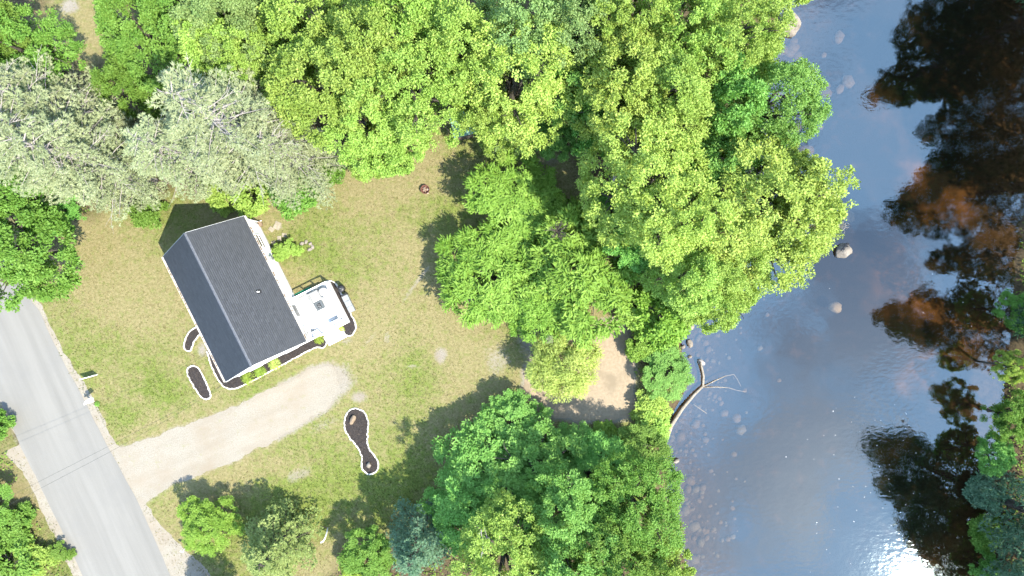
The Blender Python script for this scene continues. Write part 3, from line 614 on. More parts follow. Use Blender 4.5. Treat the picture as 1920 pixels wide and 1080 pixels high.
T(B, 'tall4', 'lf_emer', 1060, 960, 84, 6.5, 'shaded green crown beside the dark hollow in the south thicket', SOUTH)
T(B, 'mid0', 'lf_emer', 870, 970, 76, 3.2, 'dark green bush right of the blue green pine', SOUTH)
T(B, 'open2', 'lf_lime', 945, 1045, 92, 7.5, 'yellow green tree at the bottom edge right of the blue green pine', SOUTH)
T(B, 'tall0', 'lf_emer', 1065, 1050, 88, 7.5, 'green crown at the bottom edge in the middle of the south thicket', SOUTH)
T(B, 'open1', 'lf_green', 1165, 1045, 88, 7, 'green crown at the bottom edge second from the river', SOUTH)
T(B, 'mid2', 'lf_lime', 1235, 1055, 58, 5.5, 'light green crown at the bottom edge nearest the river', SOUTH)
T(B, 'mid3', 'lf_green', 690, 1042, 52, 2.4, 'small bright green tree at the bottom edge left of the blue green pine', SOUTH)
T(B, 'shrub1', 'lf_yel', 660, 1062, 24, 1.2, 'small yellow green bush at the bottom edge beside the grassy gap', SOUTH, 'shrub')
T(B, 'mid1', 'lf_sumac', 392, 982, 54, 1.9, 'small round bright green tree standing alone beside the road and drive')
conifer('pine_tree', 'spruce1', 'nd_blue', 795, 985, 8.0, 1.2, 'blue green pine at the bottom edge left of the south thicket')
conifer('spruce_tree', 'spruce0', 'nd_olive', 545, 998, 6.8, 1.6, 'olive green spruce with dark gaps at the bottom edge near the small round tree')
# pale pines
PINES = 'pale grey pines behind the house'
conifer('pine_tree', 'pine0', 'nd_pale', 540, 298, 18.5, 1.05, 'rounded silvery pine right of centre behind the house', PINES)
conifer('pine_tree', 'pine1', 'nd_pale', 590, 318, 12.0, 1.25, 'silvery pine nearest the lawn with low boughs over the grass', PINES)
conifer('pine_tree', 'pine1', 'nd_pale', 290, 340, 15.5, 1.05, 'pale twiggy pine directly behind the house gable', PINES)
conifer('pine_tree', 'pine0', 'nd_pale', 250, 318, 17.5, 1.05, 'pale twiggy pine with bare grey branches left of the house', PINES)
conifer('pine_tree', 'pine1', 'nd_pale', 230, 255, 16.0, 1.0, 'pale pine whose tips reach up towards the dry clearing', PINES)
conifer('pine_tree', 'pine0', 'nd_pale', 415, 322, 12.5, 1.15, 'pale pine filling the gap between the rounded and the twiggy pines', PINES)
T(B, 'shrub0', 'lf_lime', 470, 365, 44, 1.6, 'low lime shrub under the pines beside the house shadow', WOOD, 'shrub')
T(B, 'shrub2', 'lf_lime', 415, 358, 40, 1.2, 'low green shrub under the pines above the house shadow', WOOD, 'shrub')
T(B, 'shrub1', 'lf_green', 560, 350, 50, 1.6, 'dark green shrub at the pine foot beside the lawn', WOOD, 'shrub')
T(B, 'shrub0', 'lf_green', 620, 318, 30, 1.3, 'small green shrub at the right end of the pine boughs', WOOD, 'shrub')
T(B, 'shrub1', 'lf_green', 282, 402, 30, 1.0, 'green shrub left of the house gable shadow', LEFTG, 'shrub')
# west
T(B, 'mid1', 'lf_green', 30, 468, 98, 6.0, 'bushy green tree hanging over the upper end of the road', LEFTG)
T(B, 'mid0', 'lf_green', 20, 365, 66, 6, 'green tree at the left edge below the pale pines', LEFTG)
T(B, 'mid3', 'lf_emer', 110, 395, 42, 2.5, 'dark green bush between the left edge tree and the lawn', LEFTG)
T(B, 'shrub0', 'lf_green', 14, 1046, 62, 1.0, 'leafy green bush in the bottom left corner across the road', LEFTG, 'shrub')
T(B, 'shrub1', 'lf_lime', 66, 1058, 36, .6, 'lighter green bush between the corner bush and the road', LEFTG, 'shrub')
T(B, 'shrub2', 'lf_green', 30, 985, 38, .8, 'rounded green bush above the corner bush across the road', LEFTG, 'shrub')
T(B, 'mid2', 'lf_green', -45, 950, 62, 1.5, 'green tree cut by the left edge across the road', LEFTG)
T(B, 'shrub2', 'lf_green', 116, 1034, 22, .4, 'low dark weedy bush at the road edge in the bottom left', LEFTG, 'shrub')
T(B, 'shrub0', 'lf_green', -4, 800, 26, 1.2, 'small bush at the left edge beside the road', LEFTG, 'shrub')
# out of frame, shading the edges
T(B, 'tall3', 'lf_green', 400, 1150, 55, 2.8, 'tree just below the bottom edge shading the road shoulder', SOUTH)
# far bank
def farT(key, mat, x, y, h, rs, label):
    global TN; TN += 1
    p = PROTO[key]; k = h / p['h']; o = empty('spruce_tree', (x, y, gz(x, y)), (TN * 2.399) % 6.283); tag(o, label, 'tree', FAR)
    for nm, me in (('trunk', p['trunk']), ('crown', skin(p['crown'], M[mat]))):
        c = bpy.data.objects.new(nm, me); COL.objects.link(c); c.parent = o; c.scale = (k * rs, k * rs, k)
farT('farspruce0', 'nd_dark', 41.5, 21.7, 26, 1.0, 'tall far bank spruce mirrored as the uppermost dark reflection')
farT('farspruce0', 'nd_dark', 45.0, 28.5, 26, 1.0, 'tall far bank spruce mirrored in the top right corner of the water')
farT('farspruce0', 'nd_dark', 45.5, 17.0, 23, .9, 'tall far bank spruce mirrored above the gap of sky between reflections')
farT('farspruce0', 'nd_dark', 43.2, 8.6, 25, 1.0, 'tall far bank spruce mirrored level with the pale midstream boulder')
farT('farspruce0', 'nd_dark', 45.5, 3.0, 21, .9, 'far bank spruce mirrored at the right edge below the midstream boulder')
farT('farspruce0', 'nd_dark', 40.2, -3.2, 22, 1.0, 'tall far bank spruce mirrored in the middle of the right edge')
farT('farspruce0', 'nd_dark', 47.0, 12.5, 24, 1.1, 'far bank spruce mirrored between the two upper dark reflections')
farT('farspruce0', 'nd_dark', 48.0, 23.5, 27, 1.1, 'far bank spruce standing back behind the uppermost mirrored one')
farT('farspruce0', 'nd_blue', 37.6, -16.2, 20, .95, 'tallest blue green far bank spruce above the lower right corner')
farT('farspruce0', 'nd_blue', 38.0, -19.8, 17, 1.1, 'blue green far bank spruce with boughs at the lower right edge')
farT('farspruce0', 'nd_blue', 37.6, -23.0, 13, 1.2, 'blue green far bank spruce in the lower right corner')
T(B, 'mid1', 'lf_emer', 1938, 585, 38, 3, 'green far bank tree peeping in at the middle of the right edge', FAR)
T(B, 'mid2', 'lf_yel', 1916, 690, 28, 3.5, 'yellow green far bank tree peeping in at the right edge', FAR)
T(B, 'mid3', 'lf_green', 1922, 785, 46, 3.5, 'shaded green far bank tree under the yellow one at the right edge', FAR)
T(B, 'shrub0', 'nd_blue', 1872, 935, 34, 1.2, 'low dark green far bank bush leaning over the water', FAR, 'shrub')
T(B, 'shrub1', 'lf_green', 1868, 1010, 36, 1.2, 'low green far bank bush near the lower right corner', FAR, 'shrub')
T(B, 'shrub2', 'lf_emer', 1866, 1075, 34, 1.2, 'emerald far bank bush at the bottom edge', FAR, 'shrub')
T(B, 'mid0', 'lf_emer', 1888, 860, 40, 2.5, 'emerald far bank bush above the blue green boughs', FAR)

# ------------------------------------------------------------------ house
HC = (-20.04, -0.79); HA = math.atan2(-0.894, 0.447); HLn, HWd, EV, RG = 5.07, 3.265, 3.0, 5.9
house = empty('house', (HC[0], HC[1], 0), HA); tag(house, 'small white house with dark slate grey gable roof beside the white deck', 'house')
def loc2w(u, v, z=0.0): return Vector((HC[0] + u * math.cos(HA) - v * math.sin(HA), HC[1] + u * math.sin(HA) + v * math.cos(HA), z))
def w2loc(x, y):
    dx, dy = x - HC[0], y - HC[1]; return (dx * math.cos(HA) + dy * math.sin(HA), -dx * math.sin(HA) + dy * math.cos(HA))
WL, WW = HLn - 0.12, HWd - 0.13        # wall half length / width
PITCH = math.atan2(RG - EV, HWd)
bm = bmesh.new()
box(bm, (0, 0, 0.12), (2 * WL + .06, 2 * WW + .06, .24)); bobj('foundation', bm, surf('concrete', (.3, .3, .29), (.4, .4, .38), 8), house)
# long walls and gable walls as solid panels
def gable_pts(inset=0.0): return [(-WW, .24), (WW, .24), (WW, EV - .02), (0, EV - .02 + WW * math.tan(PITCH)), (-WW, EV - .02)]
def wall_gable(x, th):
    bm = bmesh.new(); a = [bm.verts.new((x, p[0], p[1])) for p in gable_pts()]; b = [bm.verts.new((x + th, p[0], p[1])) for p in gable_pts()]
    bm.faces.new(a); bm.faces.new(b[::-1])
    for i in range(5): bm.faces.new((a[i], b[i], b[(i + 1) % 5], a[(i + 1) % 5]))
    bmesh.ops.recalc_face_normals(bm, faces=bm.faces[:]); return bm
def clap(bm, side, span, zlo, zhi, gable=False):
    """lap siding boards, each leaning out at its foot"""
    z = zlo
    while z < zhi - .02:
        z2 = min(z + .14, zhi); s = span
        if gable and z2 > EV: s = WW * max(0.02, 1 - (z2 - EV + .02) / (WW * math.tan(PITCH)))
        for kind in (0,):
            if side in ('N', 'S'):
                sg = 1 if side == 'N' else -1; y = sg * WW
                v = [(-s, y + sg * .035, z), (s, y + sg * .035, z), (s, y + sg * .012, z2), (-s, y + sg * .012, z2), (-s, y, z), (s, y, z)]
            else:
                sg = 1 if side == 'E' else -1; x = sg * WL
                v = [(x + sg * .035, -s, z), (x + sg * .035, s, z), (x + sg * .012, s, z2), (x + sg * .012, -s, z2), (x, -s, z), (x, s, z)]
            q_ = [bm.verts.new(p) for p in v]; bm.faces.new(q_[:4]); bm.faces.new((q_[0], q_[4], q_[5], q_[1]))
        z = z2
for side, nm in (('N', 1), ('S', -1)):
    bm = bmesh.new(); box(bm, (0, nm * (WW - .06), (.24 + EV) / 2), (2 * WL - .3, .12, EV - .24)); wl = bobj('wall', bm, M['siding'], house)
    bm = bmesh.new(); clap(bm, side, WL, .26, EV); bmesh.ops.recalc_face_normals(bm, faces=bm.faces[:]); tag(bobj('lap_siding', bm, M['siding'], wl), kind='stuff')
for side, x in (('E', WL - .12), ('W', -WL)):
    wl = bobj('wall', wall_gable(x, .12), M['siding'], house)
    bm = bmesh.new(); clap(bm, side, WW, .26, RG - .2, True); bmesh.ops.recalc_face_normals(bm, faces=bm.faces[:]); tag(bobj('lap_siding', bm, M['siding'], wl), kind='stuff')
# roof
SL = HWd / math.cos(PITCH)
def roof_slope(sg):
    bm = bmesh.new(); t_ = .10; up = Vector((0, sg * math.sin(PITCH), math.cos(PITCH)))
    for xx in (-HLn, HLn):
        pass
    e0 = Vector((0, sg * HWd, EV)); r0 = Vector((0, 0, RG))
    vs_ = []
    for off in (-t_, 0):
        for xx in (-HLn, HLn):
            for p_ in (e0, r0): vs_.append(bm.verts.new(p_ + Vector((xx, 0, 0)) + up * off))
    bmesh.ops.convex_hull(bm, input=bm.verts[:]); o = bobj('roof_slope', bm, M['roofdeck'], house)
    g = np.random.default_rng(70 + sg); vv, ff, tt = [], [], []
    n = int(SL / .145); along = Vector((1, 0, 0)); dn = (e0 - r0).normalized()
    for r in range(n + 1):
        s0 = SL - .145 * r; x = -HLn - (.15 if r % 2 else 0); rowt = g.uniform(-.03, .03)
        while x < HLn:
            wd_ = g.choice([.22, .3, .38]); x2 = min(x + wd_ - .006, HLn); xa = max(x, -HLn); x += wd_
            if x2 - xa < .04: continue
            lo = min(s0 + g.uniform(-.004, .004), SL); hi = max(s0 - .19, 0.0); th = .014 + g.uniform(0, .006)
            a = r0 + dn * lo + up * th; b = r0 + dn * hi + up * .003; c0 = r0 + dn * lo
            i = len(vv)
            vv += [(xa, *a[1:]), (x2, *a[1:]), (x2, *b[1:]), (xa, *b[1:]), (xa, *c0[1:]), (x2, *c0[1:])]
            ff += [(i, i + 1, i + 2, i + 3), (i, i + 4, i + 5, i + 1)]; t_v = np.clip(.5 + rowt + g.normal() * .22, 0, 1); tt += [t_v, t_v]
    me = npmesh('shingles', np.array(vv), np.array(ff), np.array(tt)); tag(link('shingles', me, M['shingle'], o), kind='stuff')
    return o
roof_slope(1); roof_slope(-1)
bm = bmesh.new()
k = 0
for x in np.arange(-HLn, HLn - .05, .30):
    for sg in (1, -1):
        c_ = Vector((x + .15, sg * .036, RG + .026 - .036 * math.tan(PITCH) + (k % 2) * .004))
        box(bm, c_, (.296, .10, .012))
        for v_ in bm.verts[-8:]:
            dz = (abs(v_.co.y) - .036) * -math.tan(PITCH); v_.co.z += dz
    k += 1
bobj('ridge_cap', bm, M['ridge'], house)
for x, nm in ((HLn, 1), (-HLn, -1)):                                    # rake boards
    for sg in (1, -1):
        bm = bmesh.new(); a = Vector((x + nm * .016, sg * (HWd - .02), EV - .10)); b = Vector((x + nm * .016, 0, RG - .12))
        d_ = (b - a); n_ = d_.cross(Vector((1, 0, 0))).normalized() * .075
        vs_ = [bm.verts.new(p_ + Vector((dx, 0, 0)) + q_) for p_ in (a, b) for dx in (-.015, .015) for q_ in (n_, -n_)]
        bmesh.ops.convex_hull(bm, input=vs_); bobj('rake_board', bm, M['white'], house)
for sg in (1, -1):                                                       # gutters, with leaf litter lying in them
    bm = bmesh.new(); y0 = sg * (HWd + .015); prof = [(0, .0), (.0, -.10), (.11, -.10), (.12, .0), (.105, .0), (.10, -.085), (.015, -.085), (.015, 0)]
    rings = [[bm.verts.new((x, y0 + sg * p_[0], EV + .01 + p_[1])) for p_ in prof] for x in (-HLn + .01, HLn - .01)]
    for j in range(8): bm.faces.new((rings[0][j], rings[0][(j + 1) % 8], rings[1][(j + 1) % 8], rings[1][j]))
    bm.faces.new(rings[0]); bm.faces.new(rings[1][::-1]); bmesh.ops.recalc_face_normals(bm, faces=bm.faces[:]); gt = bobj('gutter', bm, M['gutter'], house)
    bm = bmesh.new(); g = np.random.default_rng(33 + sg)
    for x in np.arange(-HLn + .3, HLn - .2, .42): box(bm, (x, y0 + sg * .058, EV + .004), (.035, .13, .014))
    tag(bobj('hanger', bm, M['gutter'], gt), kind='stuff')
    bm = bmesh.new()
    for j in range(34):
        x = g.uniform(-HLn + .1, HLn - .1) if j > 14 else g.uniform(-HLn * .8, -HLn * .25); box(bm, (x, y0 + sg * .058, EV - .055 + g.uniform(0, .02)), (g.uniform(.05, .3), .07, .03), g.uniform(-.1, .1))
    tag(bobj('leaf_litter', bm, M['debris'], gt), kind='stuff')
for (u_, sg_) in ((HLn - .12, -1), (-HLn + .14, 1), (HLn - .12, 1)):                # downspouts
    bm = bmesh.new(); yy = sg_ * (HWd + .06); tube(bm, [(u_, yy, EV - .08), (u_, yy, EV - .25), (u_, sg_ * (WW + .09), EV - .45), (u_, sg_ * (WW + .09), .25), (u_, sg_ * (WW + .3), .1)], [.04] * 5, 6); bobj('downspout', bm, M['white'], house)
# vent pipe: foot seen at (478,546)
bm = bmesh.new(); ux, vy = w2loc(*W(479, 547, 4.7)); zr = RG - abs(vy) * math.tan(PITCH)
tube(bm, [(ux, vy, zr - .1), (ux, vy, zr + .32)], [.055, .05], 10); vp = bobj('vent_pipe', bm, M['white'], house)
bm = bmesh.new(); box(bm, (ux, vy, zr + .03), (.3, .3, .02), M=None); bmesh.ops.rotate(bm, verts=bm.verts, cent=(ux, vy, zr + .03), matrix=Matrix.Rotation(-PITCH, 3, 'X')); bobj('flashing', bm, M['black'], vp)
g = np.random.default_rng(8)
bm = bmesh.new()
for j in range(16):                                                      # twigs and leaves fallen on the shingles
    u_, v_ = g.uniform(-4.6, 4.8), g.uniform(.3, 3.1) * (1 if j < 12 else -1)
    if j < 9: u_ = g.uniform(1.0, 4.8); v_ = g.uniform(1.5, 3.1)
    box(bm, (u_, v_, RG - abs(v_) * math.tan(PITCH) + .035), (g.uniform(.05, .12), g.uniform(.03, .06), .02), g.uniform(0, 3))
tag(bobj('fallen_leaf', bm, M['black'], house), kind='stuff')
# windows and doors
def window(u_, v_, side, w_, h_, zc_):
    a = {'N': 0, 'S': math.pi, 'E': -math.pi / 2, 'W': math.pi / 2}[side]
    Mt = Matrix.Translation((u_, v_, zc_)) @ Matrix.Rotation(a, 4, 'Z')
    bm = bmesh.new(); box(bm, (0, .025, 0), (w_, .03, h_), M=Mt); pn = bobj('window', bm, M['glass'], house)
    bm = bmesh.new()
    for dx in (-1, 1): box(bm, (dx * (w_ / 2 + .03), .05, 0), (.07, .06, h_ + .13), M=Mt)
    for dz in (-1, 1): box(bm, (0, .051, dz * (h_ / 2 + .03)), (w_ - .012, .056, .07), M=Mt)
    box(bm, (0, .05, 0), (w_ - .012, .04, .04), M=Mt); bobj('frame', bm, M['white'], pn)
    bm = bmesh.new(); box(bm, (0, .07, -h_ / 2 - .085), (w_ + .2, .11, .04), M=Mt); bobj('sill', bm, M['white'], pn)
def door(u_, v_, side, w_=.9, h_=2.05):
    a = {'N': 0, 'S': math.pi, 'E': -math.pi / 2, 'W': math.pi / 2}[side]; Mt = Matrix.Translation((u_, v_, .3 + h_ / 2)) @ Matrix.Rotation(a, 4, 'Z')
    bm = bmesh.new(); box(bm, (0, .035, 0), (w_, .05, h_), M=Mt); dr = bobj('door', bm, M['white'], house)
    bm = bmesh.new(); box(bm, (0, .062, .35), (w_ * .6, .02, h_ * .4), M=Mt); bobj('pane', bm, M['glass'], dr)
    bm = bmesh.new(); box(bm, (w_ * .4, .075, -.05), (.05, .05, .05), M=Mt); bobj('handle', bm, M['black'], dr)
window(-3.2, WW, 'N', 1.0, 1.1, 1.75); door(2.6, WW, 'N', 1.5); window(4.3, WW, 'N', .7, 1.0, 1.8)
window(-3.0, -WW, 'S', 1.1, 1.2, 1.7); door(1.1, -WW, 'S'); window(3.4, -WW, 'S', 1.1, 1.2, 1.7)
window(WL, -1.6, 'E', .9, 1.1, 1.7); window(WL, 1.4, 'E', .9, 1.1, 1.7); window(WL, 0, 'E', .8, 1.0, 4.2); window(-WL, 0, 'W', 1.0, 1.1, 1.7)
bm = bmesh.new(); box(bm, (-1.75, WW + .11, 1.5), (.32, .18, .45)); bevel_all(bm, .02); mb = bobj('meter_box', bm, M['palegrey'], house)
bm = bmesh.new(); tube(bm, [(-1.75, WW + .09, 1.28), (-1.75, WW + .09, .05)], [.03, .03], 6); bobj('conduit', bm, M['palegrey'], mb)
bm = bmesh.new(); box(bm, (1.1, -WW - .55, .1), (1.3, 1.0, .2)); bevel_all(bm, .03); bobj('doorstep', bm, M['stone_w'], house)

# ------------------------------------------------------------------ deck
deck = empty('deck', loc2w(3.25, 4.57, 0), HA); tag(deck, 'small raised white deck with railings joined to the house wall', 'deck')
DZ = .30
def D(u_, v_, z): return (u_ - 3.25, v_ - 4.57, z)      # house plan -> deck local
vv, ff, tt = [], [], []; g = np.random.default_rng(4)
def addbox(c, s, tn):
    i = len(vv); sx_, sy_, sz_ = s[0] / 2, s[1] / 2, s[2] / 2
    for dz in (-sz_, sz_):
        for dx, dy in ((-sx_, -sy_), (sx_, -sy_), (sx_, sy_), (-sx_, sy_)): vv.append((c[0] + dx, c[1] + dy, c[2] + dz))
    for q_ in ((4, 5, 6, 7), (0, 1, 5, 4), (1, 2, 6, 5), (2, 3, 7, 6), (3, 0, 4, 7)): ff.append(tuple(i + a for a in q_)); tt.append(tn)
v0, v1, u0, u1 = WW + .06, 6.0, 1.55, 5.0
for j, vb in enumerate(np.arange(v0, v1 - .05, .143)):
    addbox(D((u0 + u1) / 2, vb + .0675, DZ - .02 + g.uniform(-.002, .002)), (u1 - u0, .135, .04), g.uniform(.2, 1))
me = npmesh('deck_boards', np.array(vv), np.array(ff), np.array(tt)); tag(link('deck_boards', me, M['deck'], deck), kind='stuff')
bm = bmesh.new()
for a, s in (((u0 - .02, (v0 + v1) / 2), (.03, v1 - v0, .25)), ((u1 + .02, (v0 + v1) / 2), (.03, v1 - v0, .25)), (((u0 + u1) / 2, v1 + .02), (u1 - u0 + .07, .03, .25))): box(bm, D(a[0], a[1], .145), s)
bobj('skirt', bm, M['white'], deck)
for k in range(1):
    bm = bmesh.new(); box(bm, D(u1 + .5, 4.55, .07), (.9, 1.5, .14)); bevel_all(bm, .02); bobj('step', bm, M['white'], deck)
def rail(a, b, posts):
    L = math.hypot(b[0] - a[0], b[1] - a[1]); ang = math.atan2(b[1] - a[1], b[0] - a[0]); c = ((a[0] + b[0]) / 2, (a[1] + b[1]) / 2)
    for z_, s in ((DZ + .86, (.09, .045)), (DZ + .16, (.05, .05))):
        bm = bmesh.new(); box(bm, D(c[0], c[1], z_), (L - .09, s[0], s[1]), ang); bobj('rail', bm, M['white'], deck)
    for i in range(posts):
        k = i / (posts - 1); bm = bmesh.new(); box(bm, D(a[0] + (b[0] - a[0]) * k, a[1] + (b[1] - a[1]) * k, DZ + .45), (.09, .09, .9)); bevel_all(bm, .008, 1); bobj('post', bm, M['white'], deck)
    bm = bmesh.new()
    for z_ in (.32, .46, .60, .74): tube(bm, [D(a[0], a[1], DZ + z_), D(b[0], b[1], DZ + z_)], [.005, .005], 4)
    bobj('rail_cable', bm, M['palegrey'], deck)
rail((u0 + .05, v0 + .08), (u0 + .05, v1 - .05), 4); rail((u0 + .16, v1 - .05), (u1 - .05, v1 - .05), 4); rail((u1 - .05, v1 - .16), (u1 - .05, 5.15), 2); rail((u1 - .05, v0 + .08), (u1 - .05, 3.9), 2)
# furniture, placed in house plan
def put(name, px, py, z, rz, label, cat, group=None):
    x, y = W(px, py, z); o = empty(name, (x, y, z), HA + rz); return tag(o, label, cat, group)
def pbox(parent, name, c, s, mat, bv=.03, seg=2):
    bm = bmesh.new(); box(bm, c, s); bevel_all(bm, min(bv, min(s) * .45), seg); return bobj(name, bm, mat, parent)
ch = put('armchair', 594, 556, DZ, 0, 'white square patio armchair with grey backrest nearest the slate table', 'armchair')
pbox(ch, 'seat', (.06, 0, .36), (.6, .62, .16), M['whitec'], .05); pbox(ch, 'backrest', (-.30, 0, .52), (.14, .86, .52), M['greyc'], .05)
for s in (-1, 1): pbox(ch, 'armrest', (.05, s * .38, .44), (.62, .11, .34), M['greyc'], .03)
for a in (-.28, .28):
    for b in (-.34, .34): pbox(ch, 'leg', (a, b, .14), (.05, .05, .28), M['palegrey'], .008, 1)
rc = put('lounge_chair', 611, 549, DZ, .5, 'rounded white tub chair in the far corner of the deck', 'chair')
bm = bmesh.new(); bmesh.ops.create_cone(bm, cap_ends=True, segments=20, radius1=.30, radius2=.33, depth=.16, matrix=Matrix.Translation((0, 0, .34))); bevel_all(bm, .03, 2); bobj('seat', bm, M['whitec'], rc)
bm = bmesh.new(); arc = [(math.cos(a) * .36, math.sin(a) * .36) for a in np.linspace(1.7, 5.4, 13)]
rings = [[bm.verts.new((x * k_, y * k_, z_)) for k_, z_ in ((1, .22), (1.06, .72), (.90, .72), (.86, .24))] for x, y in arc]
for a, b in zip(rings[:-1], rings[1:]):
    for j in range(4): bm.faces.new((a[j], a[(j + 1) % 4], b[(j + 1) % 4], b[j]))
bm.faces.new(rings[0]); bm.faces.new(rings[-1][::-1]); bmesh.ops.recalc_face_normals(bm, faces=bm.faces[:]); bobj('backrest', bm, M['greyc'], rc)
for a in np.arange(.6, 6.3, 1.57): pbox(rc, 'leg', (math.cos(a) * .22, math.sin(a) * .22, .13), (.04, .04, .27), M['palegrey'], .006, 1)
ft = put('fire_table', 602, 572.5, DZ, 0, 'small square slate grey table in the middle of the deck', 'table')
pbox(ft, 'tabletop', (0, 0, .47), (.66, .66, .06), M['slate'], .012); pbox(ft, 'base', (0, 0, .22), (.48, .48, .44), M['slate'], .02)
pbox(ft, 'burner_tray', (0, 0, .508), (.36, .28, .016), M['black'], .006, 1)
bm = bmesh.new(); g = np.random.default_rng(2)
for j in range(9): bmesh.ops.create_icosphere(bm, subdivisions=1, radius=g.uniform(.025, .05), matrix=Matrix.Translation((g.uniform(-.14, .14), g.uniform(-.1, .1), .53)))
tag(bobj('lava_rock', bm, M['palegrey'], ft), kind='stuff')
bn = put('bench', 631, 572, DZ, 0, 'long white slatted bench along the outer railing of the deck', 'bench')
for j in range(4): pbox(bn, 'slat', (0, -.16 + j * .105, .43), (2.1, .095, .035), M['white'], .008, 1)
pbox(bn, 'backrest', (0, .27, .62), (2.1, .04, .22), M['white'], .01, 1)
for s in (-.95, 0, .95): pbox(bn, 'leg', (s, .02, .205), (.06, .4, .41), M['palegrey'], .01, 1)
sf = put('storage_box', 633, 606, DZ, 0, 'white cushion box on the deck beside the steps', 'box')
pbox(sf, 'body', (-.02, 0, .24), (.42, .75, .46), M['white'], .02); pbox(sf, 'lid', (-.02, 0, .50), (.47, .8, .05), M['whitec'], .02)
sb = put('side_bench', 588, 628, DZ, 0, 'white bench seat on the deck beside the lower house corner', 'bench')
pbox(sb, 'seat', (0, 0, .40), (.42, .74, .07), M['whitec'], .02)
for a in (-.16, .16):
    for b in (-.31, .31): pbox(sb, 'leg', (a, b, .18), (.05, .05, .36), M['palegrey'], .008, 1)
mt_ = put('door_mat', 563, 552, .03, 0, 'teal green turf mat on the ground beside the deck at the house wall', 'mat'); mt_.location.z = .035
pbox(mt_, 'mat', (0, .2, 0), (.42, 1.5, .03), M['teal'], .01, 1)

# ------------------------------------------------------------------ planting beds
def ZP(pts, ox, oy, s): return [(ox + x / s, oy + y / s) for x, y in pts]
BEDPOLY = []
def bed(label, outline, edge_idx=None, closed=True, ew=.105, zt=.05, extra=None):
    """outline in photo pixels: mulch sheet with a rim of set stones"""
    P = catmull(Wp(outline), True, .10); cxy = P.mean(0); BEDPOLY.append(P[::2].tolist())
    o = empty('planting_bed', (cxy[0], cxy[1], 0)); tag(o, label, 'planting bed', 'mulched beds with white stone edging')
    bm = bmesh.new(); g = np.random.default_rng(int(abs(cxy[0] * 100)))
    vs_ = [bm.verts.new((p[0] - cxy[0], p[1] - cxy[1], .03)) for p in P]; bm.faces.new(vs_); bmesh.ops.triangulate(bm, faces=bm.faces[:])
    for f in bm.faces:
        if f.normal.z < 0: f.normal_flip()
    ml = bobj('mulch', bm, M['mulch'], o)
    # loose chips
    x0, y0 = P.min(0); x1, y1 = P.max(0); n = int((x1 - x0) * (y1 - y0) * 260); q_ = np.stack([g.uniform(x0, x1, n), g.uniform(y0, y1, n)], 1)
    q_ = q_[inpoly(q_[:, 0], q_[:, 1], P[::2].tolist())]; n = len(q_)
    P3 = np.concatenate([q_ - cxy, g.uniform(.035, .055, (n, 1))], 1)
    v_, f_ = leaves(P3, np.concatenate([g.normal(size=(n, 2)), g.normal(size=(n, 1)) * .3], 1), np.tile([0, 0, 1.0], (n, 1)) + g.normal(size=(n, 3)) * .4, g.uniform(.05, .12, n), g.uniform(.02, .04, n), .1)
    tag(link('mulch_chips', npmesh('mulch_chips', v_, f_), M['chip'], ml), kind='stuff')
    E = P if edge_idx is None else catmull(Wp([outline[i] for i in edge_idx]), False, .10)
    seg = np.linalg.norm(np.diff(np.vstack([E, E[:1]]) if edge_idx is None else E, axis=0), axis=1); cum = np.concatenate([[0], np.cumsum(seg)])
    EE = np.vstack([E, E[:1]]) if edge_idx is None else E
    bm = bmesh.new(); s = 0.0
    while s < cum[-1] - .08:
        L = g.uniform(.17, .25); m_ = min(s + L / 2, cum[-1]); px_ = np.interp(m_, cum, EE[:, 0]); py_ = np.interp(m_, cum, EE[:, 1])
        qx = np.interp(min(m_ + .05, cum[-1]), cum, EE[:, 0]) - np.interp(max(m_ - .05, 0), cum, EE[:, 0]); qy = np.interp(min(m_ + .05, cum[-1]), cum, EE[:, 1]) - np.interp(max(m_ - .05, 0), cum, EE[:, 1])
        a = math.atan2(qy, qx) + g.uniform(-.08, .08); zt_ = zt + g.uniform(.02, .05)
        vb = box(bm, (px_ - cxy[0] + g.normal() * .014, py_ - cxy[1] + g.normal() * .014, zt_ / 2 - .01), (L * .98, ew * g.uniform(.75, 1.2), zt_ + .02), a)
        for v1_ in vb:
            if v1_.co.z > 0: v1_.co.x += g.normal() * .008; v1_.co.y += g.normal() * .008
        s += L
    bmesh.ops.bevel(bm, geom=[e for e in bm.edges], offset=.018, segments=1, affect='EDGES')
    tag(bobj('stone_edging', bm, M['stone_w'], o), kind='stuff'); return o
Z1 = lambda pts: ZP(pts, 280, 360, 2.571)
oA = Z1([(278, 765), (300, 838), (338, 912), (370, 942), (410, 948), (460, 928), (560, 878), (650, 828), (790, 755), (838, 750), (856, 722), (832, 694)]) + [(572, 634), (520, 650), (450, 690), (432, 700), (415, 660)]
bed('mulch bed wrapping the lower corner of the house', oA, list(range(12)))
bed('short curved mulch bed touching the left eave of the house', Z1([(248, 640), (222, 655), (192, 676), (174, 712), (168, 748), (186, 768), (204, 760), (214, 728), (240, 692), (262, 672)]), list(range(10)))
bed('straight capsule shaped mulch bed left of the house', Z1([(205, 838), (187, 852), (187, 880), (216, 938), (254, 990), (282, 999), (296, 983), (284, 940), (246, 862), (227, 841)]))
bed('keyhole shaped mulch bed with two rocks on the lawn', ZP([(350, 246), (276, 292), (248, 380), (258, 468), (314, 556), (386, 648), (422, 740), (428, 848), (482, 908), (528, 908), (582, 866), (588, 792), (552, 724), (494, 644), (480, 560), (487, 460), (482, 352), (436, 276)], 600, 720, 5.4))
Z2 = lambda pts: ZP(pts, 480, 460, 4.5)
